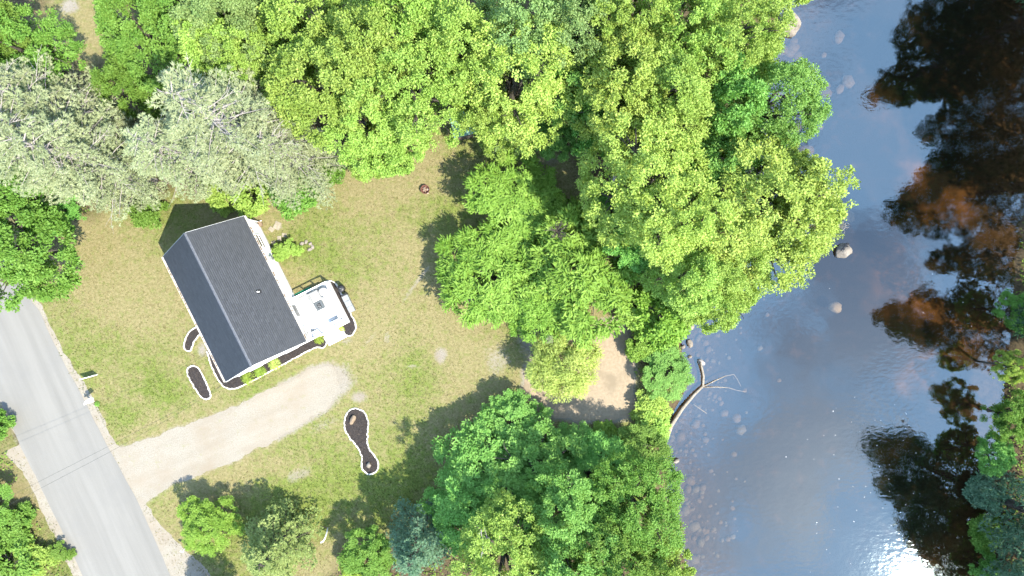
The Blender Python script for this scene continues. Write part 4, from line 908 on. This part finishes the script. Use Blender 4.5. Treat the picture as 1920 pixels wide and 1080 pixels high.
bed('mulch bed curving round the outer side of the white deck', Z2([(330, 452), (450, 396), (560, 322), (620, 300), (662, 312), (692, 352), (742, 458), (798, 575), (842, 664), (838, 718), (798, 762), (762, 760), (726, 742), (690, 712), (715, 680), (760, 645), (690, 500), (628, 352), (600, 350), (520, 385), (430, 430)]), list(range(14)))
# rocks
def rock(name, px, py, rx, ry, rz_, rot, mat, label=None, cat='boulder', z=None, seed=0, parent=None, zs=.6, group=None):
    g = np.random.default_rng(seed + 40); bm = bmesh.new(); bmesh.ops.create_icosphere(bm, subdivisions=3, radius=1.0)
    pl = unit(g.normal(size=(9, 3))); dcut = g.uniform(.62, .92, 9)
    for v_ in bm.verts:
        c_ = np.array(v_.co)
        for a, dd_ in zip(pl, dcut):
            k_ = c_ @ a
            if k_ > dd_: c_ = c_ - a * (k_ - dd_) * .92
        c_ = c_ * (1 + .05 * math.sin(7 * c_[0] + 3 * c_[1] + seed) + .04 * math.sin(11 * c_[1] - 5 * c_[2]))
        v_.co = (c_[0] * rx, c_[1] * ry, c_[2] * rz_)
    x, y = W(px, py, 0 if z is None else z); zz_ = gz(x, y) if z is None else z
    o = bobj(name, bm, mat, None, True); o.location = (x, y, zz_ + rz_ * (.25 if z is None else 0)); o.rotation_euler = (0, 0, rot)
    if label: tag(o, label, cat, group)
    return o
rock('boulder', 662, 787, .22, .42, .32, -.35, M['tanrock'], 'tan flat rock in the wide end of the keyhole bed', seed=1)
rock('boulder', 692, 872, .20, .24, .28, .5, M['rock'], 'white rock in the narrow end of the keyhole bed', seed=2)
rock('boulder', 1478, 46, .85, 1.0, .9, .3, M['rock'], 'big pale square boulder at the river edge near the top', z=-.4, seed=3)
mb_ = rock('boulder', 1581, 470, .78, .60, .55, .35, M['rock'], 'pale rounded boulder standing alone in midstream', z=-.58, seed=4)
bm = bmesh.new()
for k in range(9): bmesh.ops.create_icosphere(bm, subdivisions=1, radius=.1 + .05 * (k % 3), matrix=Matrix.Translation((-.25 + .07 * k + .05 * (k % 2), .12 + .04 * k - .05 * (k % 3), .40 - .01 * k)) @ Matrix.Diagonal((1, 1, .5, 1)))
bobj('dark_patch', bm, M['black'], mb_)  # dark lumps over part of the boulder top
rock('boulder', 1566, 577, .55, .48, .35, .1, M['rock'], 'sunken square boulder under the water below the midstream boulder', z=-1.15, seed=5)
rock('boulder', 1292, 613, .42, .32, .35, .2, M['rock'], 'white wedge rock on the shore above the smaller shore rocks', z=-.65, seed=6)
rock('boulder', 1293, 644, .24, .34, .3, .4, M['rock'], 'upright white rock at the water edge', z=-.7, seed=7)
rock('boulder', 1281, 650, .2, .18, .2, 0, M['rock'], 'small pale rock against the bank beside the upright white rock', z=-.65, seed=8)
rock('boulder', 1293, 669, .2, .14, .2, .5, M['rock'], 'small white rock at the water edge above the log stump', z=-.74, seed=9)
rock('boulder', 1314, 679, .38, .28, .3, -.3, M['palebark'], 'flat grey stone under the upper tip of the fallen log', z=-.8, seed=10)
rock('boulder', 1266, 864, .34, .2, .3, .3, M['rock'], 'tan rock on the shore below the fallen log', z=-.7, seed=11)
rock('boulder', 1272, 940, .12, .16, .15, .3, M['rock'], 'small white stone in the shallows below the tan shore rock', z=-.82, seed=12)
rock('boulder', 1690, 790, .6, .5, .4, .3, M['wetrock'], 'sunken rock raising ripples in midstream', z=-1.15, seed=13)
# river stones on the bed: pieces of the ground
stone_me = []
for k in range(4):
    o = rock('stone', 0, 0, 1, 1, .6, 0, M['wetrock'], None, z=0, seed=60 + k); stone_me.append(o.data); bpy.data.objects.remove(o)
bmx = [M['wetrock'], surf('grey_river_stone', (.040, .035, .029), (.078, .068, .056), 3, .7, .5, .04), surf('ochre_river_stone', (.042, .029, .018), (.080, .054, .033), 3, .7, .5, .04)]
low = []
for k in range(3):                                                        # cheap shared stones
    for mm in bmx:
        bm = bmesh.new(); bmesh.ops.create_icosphere(bm, subdivisions=1, radius=1.0); g = np.random.default_rng(k * 7 + 1)
        for v_ in bm.verts: v_.co = Vector(v_.co) * g.uniform(.78, 1.12); v_.co.z *= .55
        me = bpy.data.meshes.new('river_stone'); bm.to_mesh(me); bm.free(); me.materials.append(mm); me.shade_smooth(); low.append(me)
g = np.random.default_rng(77); cnt = 0
while cnt < 255:
    py = g.uniform(560, 1060); px = float(np.interp((540 - py) * H / F, _yl, _xl)) * F / H + 960 + abs(g.normal()) * 62 + 6
    x, y = W(px, py); s_ = g.uniform(.08, .26) * (1.9 if g.random() < .15 else 1)
    o = bpy.data.objects.new('stone', low[g.integers(len(low))]); COL.objects.link(o); o.parent = ground
    o.location = (x, y, gz(x, y) + s_ * .12); o.scale = (s_ * g.uniform(.8, 1.3), s_, s_ * g.uniform(.7, 1)); o.rotation_euler = (0, 0, g.uniform(0, 6)); cnt += 1
for k in range(40):
    px, py = g.uniform(1430, 1620), g.uniform(20, 420); x, y = W(px, py)
    s_ = g.uniform(.25, .6); o = bpy.data.objects.new('stone', low[g.integers(len(low))]); COL.objects.link(o); o.parent = ground
    o.location = (x, y, gz(x, y) + .05); o.scale = (s_ * 1.2, s_, s_ * .7); o.rotation_euler = (0, 0, g.uniform(0, 6))
# fallen log
log = empty('fallen_log', V(1262, 800, -.7)); tag(log, 'bleached fallen log forking out into the shallows from the bank', 'log')
lo_ = Vector(log.location)
def lp(pts): return [V(a, b, c) - lo_ for a, b, c in pts]
bm = bmesh.new(); tube(bm, lp([(1240, 862, -.6), (1247, 830, -.5), (1259, 797, -.45), (1280, 765, -.5), (1303, 738, -.6), (1320, 722, -.66)]), [.15, .17, .16, .14, .12, .10], 9); bobj('trunk', bm, M['drift'], log, True)
bm = bmesh.new(); tube(bm, lp([(1318, 724, -.66), (1319, 705, -.6), (1316, 690, -.5), (1313, 679, -.45)]), [.10, .09, .08, .07], 8); bobj('limb', bm, M['drift'], log, True)
bm = bmesh.new(); tube(bm, lp([(1320, 724, -.68), (1342, 713, -.74), (1360, 705, -.80), (1376, 702, -.84), (1383, 712, -.88), (1389, 724, -.94)]), [.06, .045, .035, .03, .022, .015], 6); bobj('branch', bm, M['drift'], log, True)
bm = bmesh.new(); tube(bm, lp([(1320, 726, -.68), (1345, 725.5, -.76), (1366, 727, -.81), (1382, 732, -.86), (1400, 735, -.92)]), [.05, .04, .03, .025, .015], 6); bobj('branch', bm, M['drift'], log, True)
bm = bmesh.new(); tube(bm, lp([(1253, 806, -.5), (1250, 795, -.35), (1253, 786, -.3)]), [.09, .08, .05], 6); bobj('limb', bm, M['drift'], log, True)
bm = bmesh.new(); tube(bm, lp([(1300, 758, -.9), (1325, 775, -1.0)]), [.06, .03], 5); bobj('branch', bm, M['drift'], log, True)
# dead bare twigs showing out of crowns
def deadwood(px, py, z, r, label, seed, mat='palebark', n=16):
    g = np.random.default_rng(seed); o = empty('dead_branch', V(px, py, z)); tag(o, label, 'dead branch', 'bare dead branches in the crowns')
    bm = bmesh.new(); hub = Vector((0, 0, -.5))
    for k in range(n):
        a = g.uniform(0, 6.28); e = Vector((math.cos(a) * r * g.uniform(.4, 1), math.sin(a) * r * g.uniform(.4, 1), g.uniform(-.1, .5) * r)); m_ = hub.lerp(e, .55) + Vector(g.normal(size=3)) * .08 * r
        tube(bm, [hub, m_, e], [.045, .028, .008], 4, False)
        for j in range(3):
            e2 = m_.lerp(e, g.uniform(.2, .9)); tube(bm, [e2, e2 + Vector(g.normal(size=3)) * .22 * r], [.016, .005], 3, False)
    bobj('twigs', bm, M[mat], o); return o
deadwood(1046, 432, 6.9, 1.0, 'grey brush of bare twigs beside the smallest feathery tree', 1, 'bark', 22)
deadwood(1150, 342, 11.5, .55, 'pale bare twig fan at the left edge of the brightest yellow crown', 2, n=8)
deadwood(905, 1018, 10.6, .9, 'pale forked dead branch above the yellow green tree at the bottom edge', 3, n=3)
deadwood(1580, 425, 9.2, .5, 'tiny dead twigs at the outer tip of the tree over the river', 5, n=7)

# ------------------------------------------------------------------ yard things
fp = empty('fire_pit', V(798, 356)); tag(fp, 'small rusty round fire pit on the lawn', 'fire pit')
bm = bmesh.new(); n = 20; prof = [(.30, 0), (.35, .30), (.31, .30), (.27, .06)]
rings = [[bm.verts.new((r_ * math.cos(6.2832 * j / n), r_ * math.sin(6.2832 * j / n), z_)) for j in range(n)] for r_, z_ in prof]
for a, b in zip(rings[:-1], rings[1:]):
    for j in range(n): bm.faces.new((a[j], a[(j + 1) % n], b[(j + 1) % n], b[j]))
bm.faces.new(rings[-1]); bobj('ring', bm, M['rust'], fp)
bm = bmesh.new(); g = np.random.default_rng(6)
for k in range(7): bmesh.ops.create_icosphere(bm, subdivisions=1, radius=g.uniform(.05, .10), matrix=Matrix.Translation((g.normal() * .1, g.normal() * .1, .10)))
tag(bobj('ash', bm, M['ash'], fp), kind='stuff')
for a in (.4, 1.6, 2.7):
    bm = bmesh.new(); tube(bm, [(-.22 * math.cos(a), -.22 * math.sin(a), .16), (.22 * math.cos(a), .22 * math.sin(a), .21)], [.035, .03], 6); bobj('charred_log', bm, M['wood'], fp)
# shed
x, y = W(868, 247, 2.1); sh_ = empty('garden_shed', (x - .05, y + .75, 0), .22); tag(sh_, 'small shed with pale green metal roof under the trees at the lawn edge', 'shed')
pbox(sh_, 'wall', (0, 0, .95), (1.3, 1.7, 1.9), M['wood'], .02, 1)
bm = bmesh.new()
vs_ = [bm.verts.new(p) for p in [(-.85, -1.05, 1.9), (.85, -1.05, 2.1), (.85, 1.05, 2.1), (-.85, 1.05, 1.9), (-.85, -1.05, 1.94), (.85, -1.05, 2.14), (.85, 1.05, 2.14), (-.85, 1.05, 1.94)]]
bmesh.ops.convex_hull(bm, input=vs_); rf = bobj('roof', bm, M['greenmetal'], sh_)
bm = bmesh.new()
for k in np.arange(-.95, 1.0, .19): tube(bm, [(-.85, k, 1.95), (.85, k, 2.15)], [.02, .02], 4)
bobj('roof_rib', bm, M['greenmetal'], rf)
pbox(sh_, 'door', (0, -.87, .9), (.7, .04, 1.6), M['bark'], .01, 1)
# bin and storage bench behind the deck bed
bi = empty('trash_can', V(643.5, 541)); tag(bi, 'black lidded barrel behind the deck bed', 'barrel')
bm = bmesh.new(); tube(bm, [(0, 0, 0), (0, 0, .3), (0, 0, .72)], [.20, .23, .25], 16); bobj('body', bm, M['black'], bi)
bm = bmesh.new(); bmesh.ops.create_uvsphere(bm, u_segments=18, v_segments=8, radius=.28, matrix=Matrix.Translation((0, 0, .73)) @ Matrix.Diagonal((1, 1, .42, 1))); bobj('lid', bm, M['black'], bi, True)
pbox(bi, 'handle', (0, 0, .86), (.14, .03, .03), M['palegrey'], .008, 1)
st = empty('storage_bench', V(656, 569), HA); tag(st, 'pale grey storage chest with three lid panels behind the deck bed', 'chest')
pbox(st, 'body', (0, 0, .25), (1.35, .42, .48), M['palegrey'], .02)
for k in (-.45, 0, .45): pbox(st, 'lid_panel', (k, 0, .52), (.43, .48, .05), M['palegrey'], .012)
pbox(st, 'end_cap', (-.74, 0, .3), (.1, .46, .6), M['black'], .02)
# barrel planter and stones at the upper house corner
pb = empty('planter_pot', V(489, 421)); tag(pb, 'small brown pot with a stake at the upper house corner', 'planter')
bm = bmesh.new(); tube(bm, [(0, 0, 0), (0, 0, .35), (0, 0, .36), (0, 0, .30)], [.16, .22, .19, .18], 14); bobj('pot', bm, M['wood'], pb)
bm = bmesh.new(); tube(bm, [(0, 0, .3), (.02, 0, 1.2)], [.02, .02], 6); bobj('stake', bm, M['black'], pb)
for k, (px, py, s_) in enumerate([(513, 455, .34), (524, 447, .38), (533, 441, .36), (520, 423, .6), (509, 430, .4)]):
    bm = bmesh.new(); box(bm, (0, 0, .02), (s_, s_ * .8, .05)); bevel_all(bm, .015); bmesh.ops.subdivide_edges(bm, edges=bm.edges[:], cuts=0)
    o = bobj('stepping_stone', bm, M['paver'], None); o.location = V(px, py, 0); o.rotation_euler.z = k * 1.3 + .4
    tag(o, ['flagstone nearest the house wall above the hedge bush', 'middle flagstone of the three above the hedge bush', 'flagstone farthest out of the three above the hedge bush', 'largest pale flagstone by the upper house corner', 'pale flagstone between the pot and the large flagstone'][k], 'flagstone', 'flagstones by the house')
T('shrub', 'shrub2', 'lf_lime', 548, 466, 19, .4, 'low leafy hedge bush against the long white house wall', None, 'shrub', zs=.42)
T('shrub', 'shrub1', 'lf_lime', 524, 473, 17, .4, 'small green bush between hedge bush and house wall', None, 'shrub', zs=.38)
g = np.random.default_rng(17)
for k, (px, py) in enumerate([(566, 457), (574, 454), (582, 457), (586, 463), (581, 468)]):
    rock('edge_rock', px, py, .17 + .05 * g.random(), .14, .12, g.uniform(0, 3), M['rock'], ['leftmost white rock at the tip of the hedge bush', 'second white rock from the hedge bush tip, upper side', 'top right white rock of the cluster by the hedge bush', 'rightmost white rock by the hedge bush', 'lowest white rock of the cluster by the hedge bush', 'lower left white rock of the hedge bush cluster', 'middle white rock of the cluster by the hedge bush'][k], 'rock', seed=80 + k, group='white rocks by the hedge bush')
# ornamental plants
def tuftplant(name, px, py, R, label, seed, n=240, mat='plant', z=.03):
    g = np.random.default_rng(seed); o = empty(name, V(px, py, z)); tag(o, label, 'plant', 'ornamental plants in the house bed')
    a = g.uniform(0, 6.283, n); r_ = g.uniform(.15, .95, n) * R; zz_ = .28 * R + .5 * R * (1 - (r_ / R) ** 2)
    P = np.stack([np.cos(a) * r_, np.sin(a) * r_, zz_], 1); A = np.stack([np.cos(a), np.sin(a), .35 - r_ / R], 1)
    v_, f_ = leaves(P, A, np.tile([0, 0, 1.0], (n, 1)) + g.normal(size=(n, 3)) * .3, g.uniform(.25, .5, n) * R * 1.4, np.full(n, .045), .1)
    link('foliage', npmesh('foliage', v_, f_, np.clip(g.normal(size=n) * .25 + .5, 0, 1)), M[mat], o)
tuftplant('ornamental_grass', 466, 708, .55, 'leftmost yellow ornamental plant under the house gable', 1)
tuftplant('ornamental_grass', 489, 696, .5, 'middle yellow ornamental plant under the house gable', 2)
tuftplant('ornamental_grass', 516, 682, .52, 'right yellow ornamental plant under the house gable', 3, mat='lf_wil')
tuftplant('ornamental_grass', 599, 635, .42, 'lime plant at the bed tip beside the deck steps', 4)
tuftplant('ornamental_grass', 640, 617, .28, 'pale small plant in the deck bed beside the steps', 5, 120, 'lf_wil')
tuftplant('weed_clump', 183, 757, .22, 'green weed clump at the mailbox foot', 6, 120, 'lf_green', 0)
# mailbox, sign, marker
mbx = empty('mailbox', V(176, 752), HA - math.pi / 2 + .15); tag(mbx, 'white mailbox on a white arm post at the road edge', 'mailbox')
pbox(mbx, 'post', (0, 0, .6), (.10, .10, 1.2), M['white'], .01, 1); pbox(mbx, 'arm', (-.25, 0, .98), (.85, .09, .09), M['white'], .01, 1)
bm = bmesh.new(); tube(bm, [(-.16, 0, .76), (-.02, 0, .93)], [.03, .03], 6); bobj('brace', bm, M['white'], mbx)
bm = bmesh.new(); prof = [(-.13, 0), (.13, 0), (.13, .14)] + [(.13 * math.cos(a), .14 + .13 * math.sin(a)) for a in np.linspace(.4, 2.75, 6)] + [(-.13, .14)]
r1 = [bm.verts.new((-.68, p_[0], 1.03 + p_[1])) for p_ in prof]; r2 = [bm.verts.new((-.14, p_[0], 1.03 + p_[1])) for p_ in prof]
for j in range(len(prof)): bm.faces.new((r1[j], r1[(j + 1) % len(prof)], r2[(j + 1) % len(prof)], r2[j]))
bm.faces.new(r1); bm.faces.new(r2[::-1]); bmesh.ops.recalc_face_normals(bm, faces=bm.faces[:]); bx_ = bobj('box', bm, M['white'], mbx)
pbox(bx_, 'flag', (-.3, .145, 1.2), (.2, .012, .06), M['rust'], .003, 1)
sg_ = empty('yard_sign', V(172, 706), .27); tag(sg_, 'white yard sign panel standing on the verge above the mailbox', 'sign')
pbox(sg_, 'panel', (0, 0, .42), (1.02, .05, .62), M['white'], .008, 1)
for s in (-.48, .48): pbox(sg_, 'leg', (s, .035, .3), (.05, .04, .68), M['white'], .006, 1)
mk = empty('road_marker', V(353, 1024)); tag(mk, 'thin white marker stake with round head on the verge by the small round tree', 'marker')
bm = bmesh.new(); tube(bm, [(0, 0, 0), (0, 0, 1.0)], [.022, .02], 6); bobj('stake', bm, M['white'], mk)
bm = bmesh.new(); bmesh.ops.create_cone(bm, cap_ends=True, segments=16, radius1=.13, radius2=.13, depth=.02, matrix=Matrix.Translation((0, -.02, 1.05)) @ Matrix.Rotation(math.pi / 2 - .6, 4, 'X')); bobj('reflector', bm, M['white'], mk)
hk = empty('swing_frame', V(612, 1001)); tag(hk, 'small white curved yard frame at the right edge of the olive spruce', 'frame')
bm = bmesh.new(); tube(bm, [(.1, .45, 0), (.14, .2, .5), (.1, -.05, .8), (-.02, -.25, .9), (-.2, -.34, .9)], [.045, .05, .055, .06, .06], 7); bobj('curved_arm', bm, M['white'], hk, True)
bm = bmesh.new(); tube(bm, [(.1, .45, .04), (-.45, .62, .04)], [.04, .04], 6); bobj('foot_bar', bm, M['bark'], hk)
# overhead service wires to the house
wr = [[(-420, 1150, 8.6), (-150, 1014, 7.2), (20, 930, 6.3), (205, 836, 5.4), (330, 770, 4.8), (428, 716, 4.4)], [(-420, 1175, 8.6), (-150, 1034, 7.2), (20, 945, 6.3), (205, 848, 5.4), (330, 778, 4.8), (428, 716, 4.3)]]
for k, pts in enumerate(wr):
    bm = bmesh.new(); tube(bm, [V(*p_) for p_ in pts], [.0075] * len(pts), 5); o = bobj('overhead_wire', bm, M['wire'])
    tag(o, ['upper overhead service wire crossing the road to the house', 'lower overhead service wire crossing the road to the house'][k], 'wire', 'overhead wires crossing the road')

# ------------------------------------------------------------------ grass, ground cover, glint flecks
g = np.random.default_rng(21)
n = 150000; x = g.uniform(-41, 12, n); y = g.uniform(-23, 23, n)
bare, lush, lit, bedm = cover(x, y)
inroad = inpoly(x, y, ROAD); indr = inpoly(x, y, DRIVE[::4].tolist()); insa = inpoly(x, y, SAND[::4].tolist())
hx, hy = w2loc(x, y); inh = ((np.abs(hx) < HLn) & (np.abs(hy) < HWd)) | ((hx > 1.3) & (hx < 5.9) & (hy > 2.9) & (hy < 6.1))
dens = (1 - bare) ** 1.5 * (1 - .8 * lit) * (.5 + .5 * lush)
keep = (g.random(n) < dens) & ~inroad & ~insa & ~inh & ~(indr & (g.random(n) < .985)) & (shore(x, y) < -1.0)
for pl in BEDPOLY: keep &= ~inpoly(x, y, pl)
x, y, lush = x[keep], y[keep], lush[keep]; n = len(x)
rep = 2
bx2 = np.repeat(x, rep) + g.normal(size=n * rep) * .03; by2 = np.repeat(y, rep) + g.normal(size=n * rep) * .03; N2 = n * rep
hgt = g.uniform(.04, .12, N2) * (1 + .5 * np.repeat(lush, rep)); lean = g.normal(size=(N2, 2)) * .06; a = g.uniform(0, 6.283, N2); wv = g.uniform(.012, .03, N2)
base = np.stack([bx2, by2, gh(bx2, by2) - .005], 1); sd2 = np.stack([np.cos(a) * wv, np.sin(a) * wv, np.zeros(N2)], 1)
tip = base + np.stack([lean[:, 0], lean[:, 1], hgt], 1)
v_ = np.stack([base - sd2, base + sd2, tip], 1).reshape(-1, 3)
k = np.clip(np.repeat(lush, rep) + (vnoise(bx2, by2, .45, 6) - .5) * 1.1 + (vnoise(bx2, by2, 1.6, 8) - .5) * .9 + g.normal(size=N2) * .22, 0, 1)[:, None]
dryc = np.array([.25, .215, .108]); grc = np.array([.128, .168, .038]); cc = (dryc * (1 - k) + grc * k) * g.uniform(.65, 1.3, (N2, 1))
tag(link('lawn_grass', npmesh('lawn_grass', v_, np.arange(N2 * 3).reshape(-1, 3), np.concatenate([cc, np.ones((N2, 1))], 1)), M['grass']), 'short patchy lawn grass, part green part dry', 'grass', kind='stuff')
# leafy ground cover on the bank and the verge across the road
n = 60000; x = g.uniform(-41, 42, n); y = g.uniform(-24, 24, n); bare, lush, lit, bedm = cover(x, y); s = shore(x, y)
onl = x < np.interp(y, np.array([-(p[1] - 540) * H / F for p in ROAD_L])[::-1], np.array([(p[0] - 960) * H / F for p in ROAD_L])[::-1])
pr = np.where((s < -.15) & (s > -4.2), .9, .0) * (x > 5); pr = np.maximum(pr, np.where(lit > .6, .28, 0)); pr = np.maximum(pr, np.where(onl & (pdist(x, y, Wp(ROAD_L), False) > 1.0), .3, 0)); pr = np.where(bare > .35, pr * .1, pr)
pr = pr * (vnoise(x, y, .9, 44) > .35) * (s < -.12)
kp = (g.random(n) < pr) & ~inpoly(x, y, ROAD) & ~inpoly(x, y, SAND[::4].tolist()) & (sdf(x, y, LAWN) > -.6); x, y = x[kp], y[kp]; n = len(x); rep = 3
X2 = np.repeat(x, rep) + g.normal(size=n * rep) * .12; Y2 = np.repeat(y, rep) + g.normal(size=n * rep) * .12; P = np.stack([X2, Y2, gh(X2, Y2) + g.uniform(.05, .4, n * rep)], 1)
v_, f_ = leaves(P, g.normal(size=(n * rep, 3)) * [1, 1, .3], np.tile([0, 0, 1.0], (n * rep, 1)) + g.normal(size=(n * rep, 3)) * .4, g.uniform(.12, .28, n * rep), g.uniform(.07, .15, n * rep))
tag(link('ground_cover', npmesh('ground_cover', v_, f_, np.clip(g.normal(size=len(f_)) * .25 + .45, 0, 1)), M['cover']), 'leafy green ground cover on the river bank and under the trees', 'ground cover', kind='stuff')
# white flakes laid on the water in place of sun glints
fl = []
for px, py, sx_, sy_, m_ in [(1690, 790, 40, 30, 14), (1640, 980, 60, 60, 40), (1545, 490, 30, 50, 7), (1600, 900, 80, 90, 14), (1790, 560, 30, 30, 6)]:
    for k in range(m_): fl.append(W(px + g.normal() * sx_, py + g.normal() * sy_, WATER_Z))
fl = np.array([p_ for p_ in fl if shore(*p_) > .4]); n = len(fl); P = np.concatenate([fl, np.full((n, 1), WATER_Z + .006)], 1)
v_, f_ = leaves(P, np.concatenate([g.normal(size=(n, 2)), np.zeros((n, 1))], 1), np.tile([0, 0, 1.0], (n, 1)), g.uniform(.03, .11, n), g.uniform(.02, .05, n), 0)
tag(link('glint_flecks', npmesh('glint_flecks', v_, f_), M['glint']), 'small white flecks standing in for sun glints on the river', 'glint', kind='stuff')
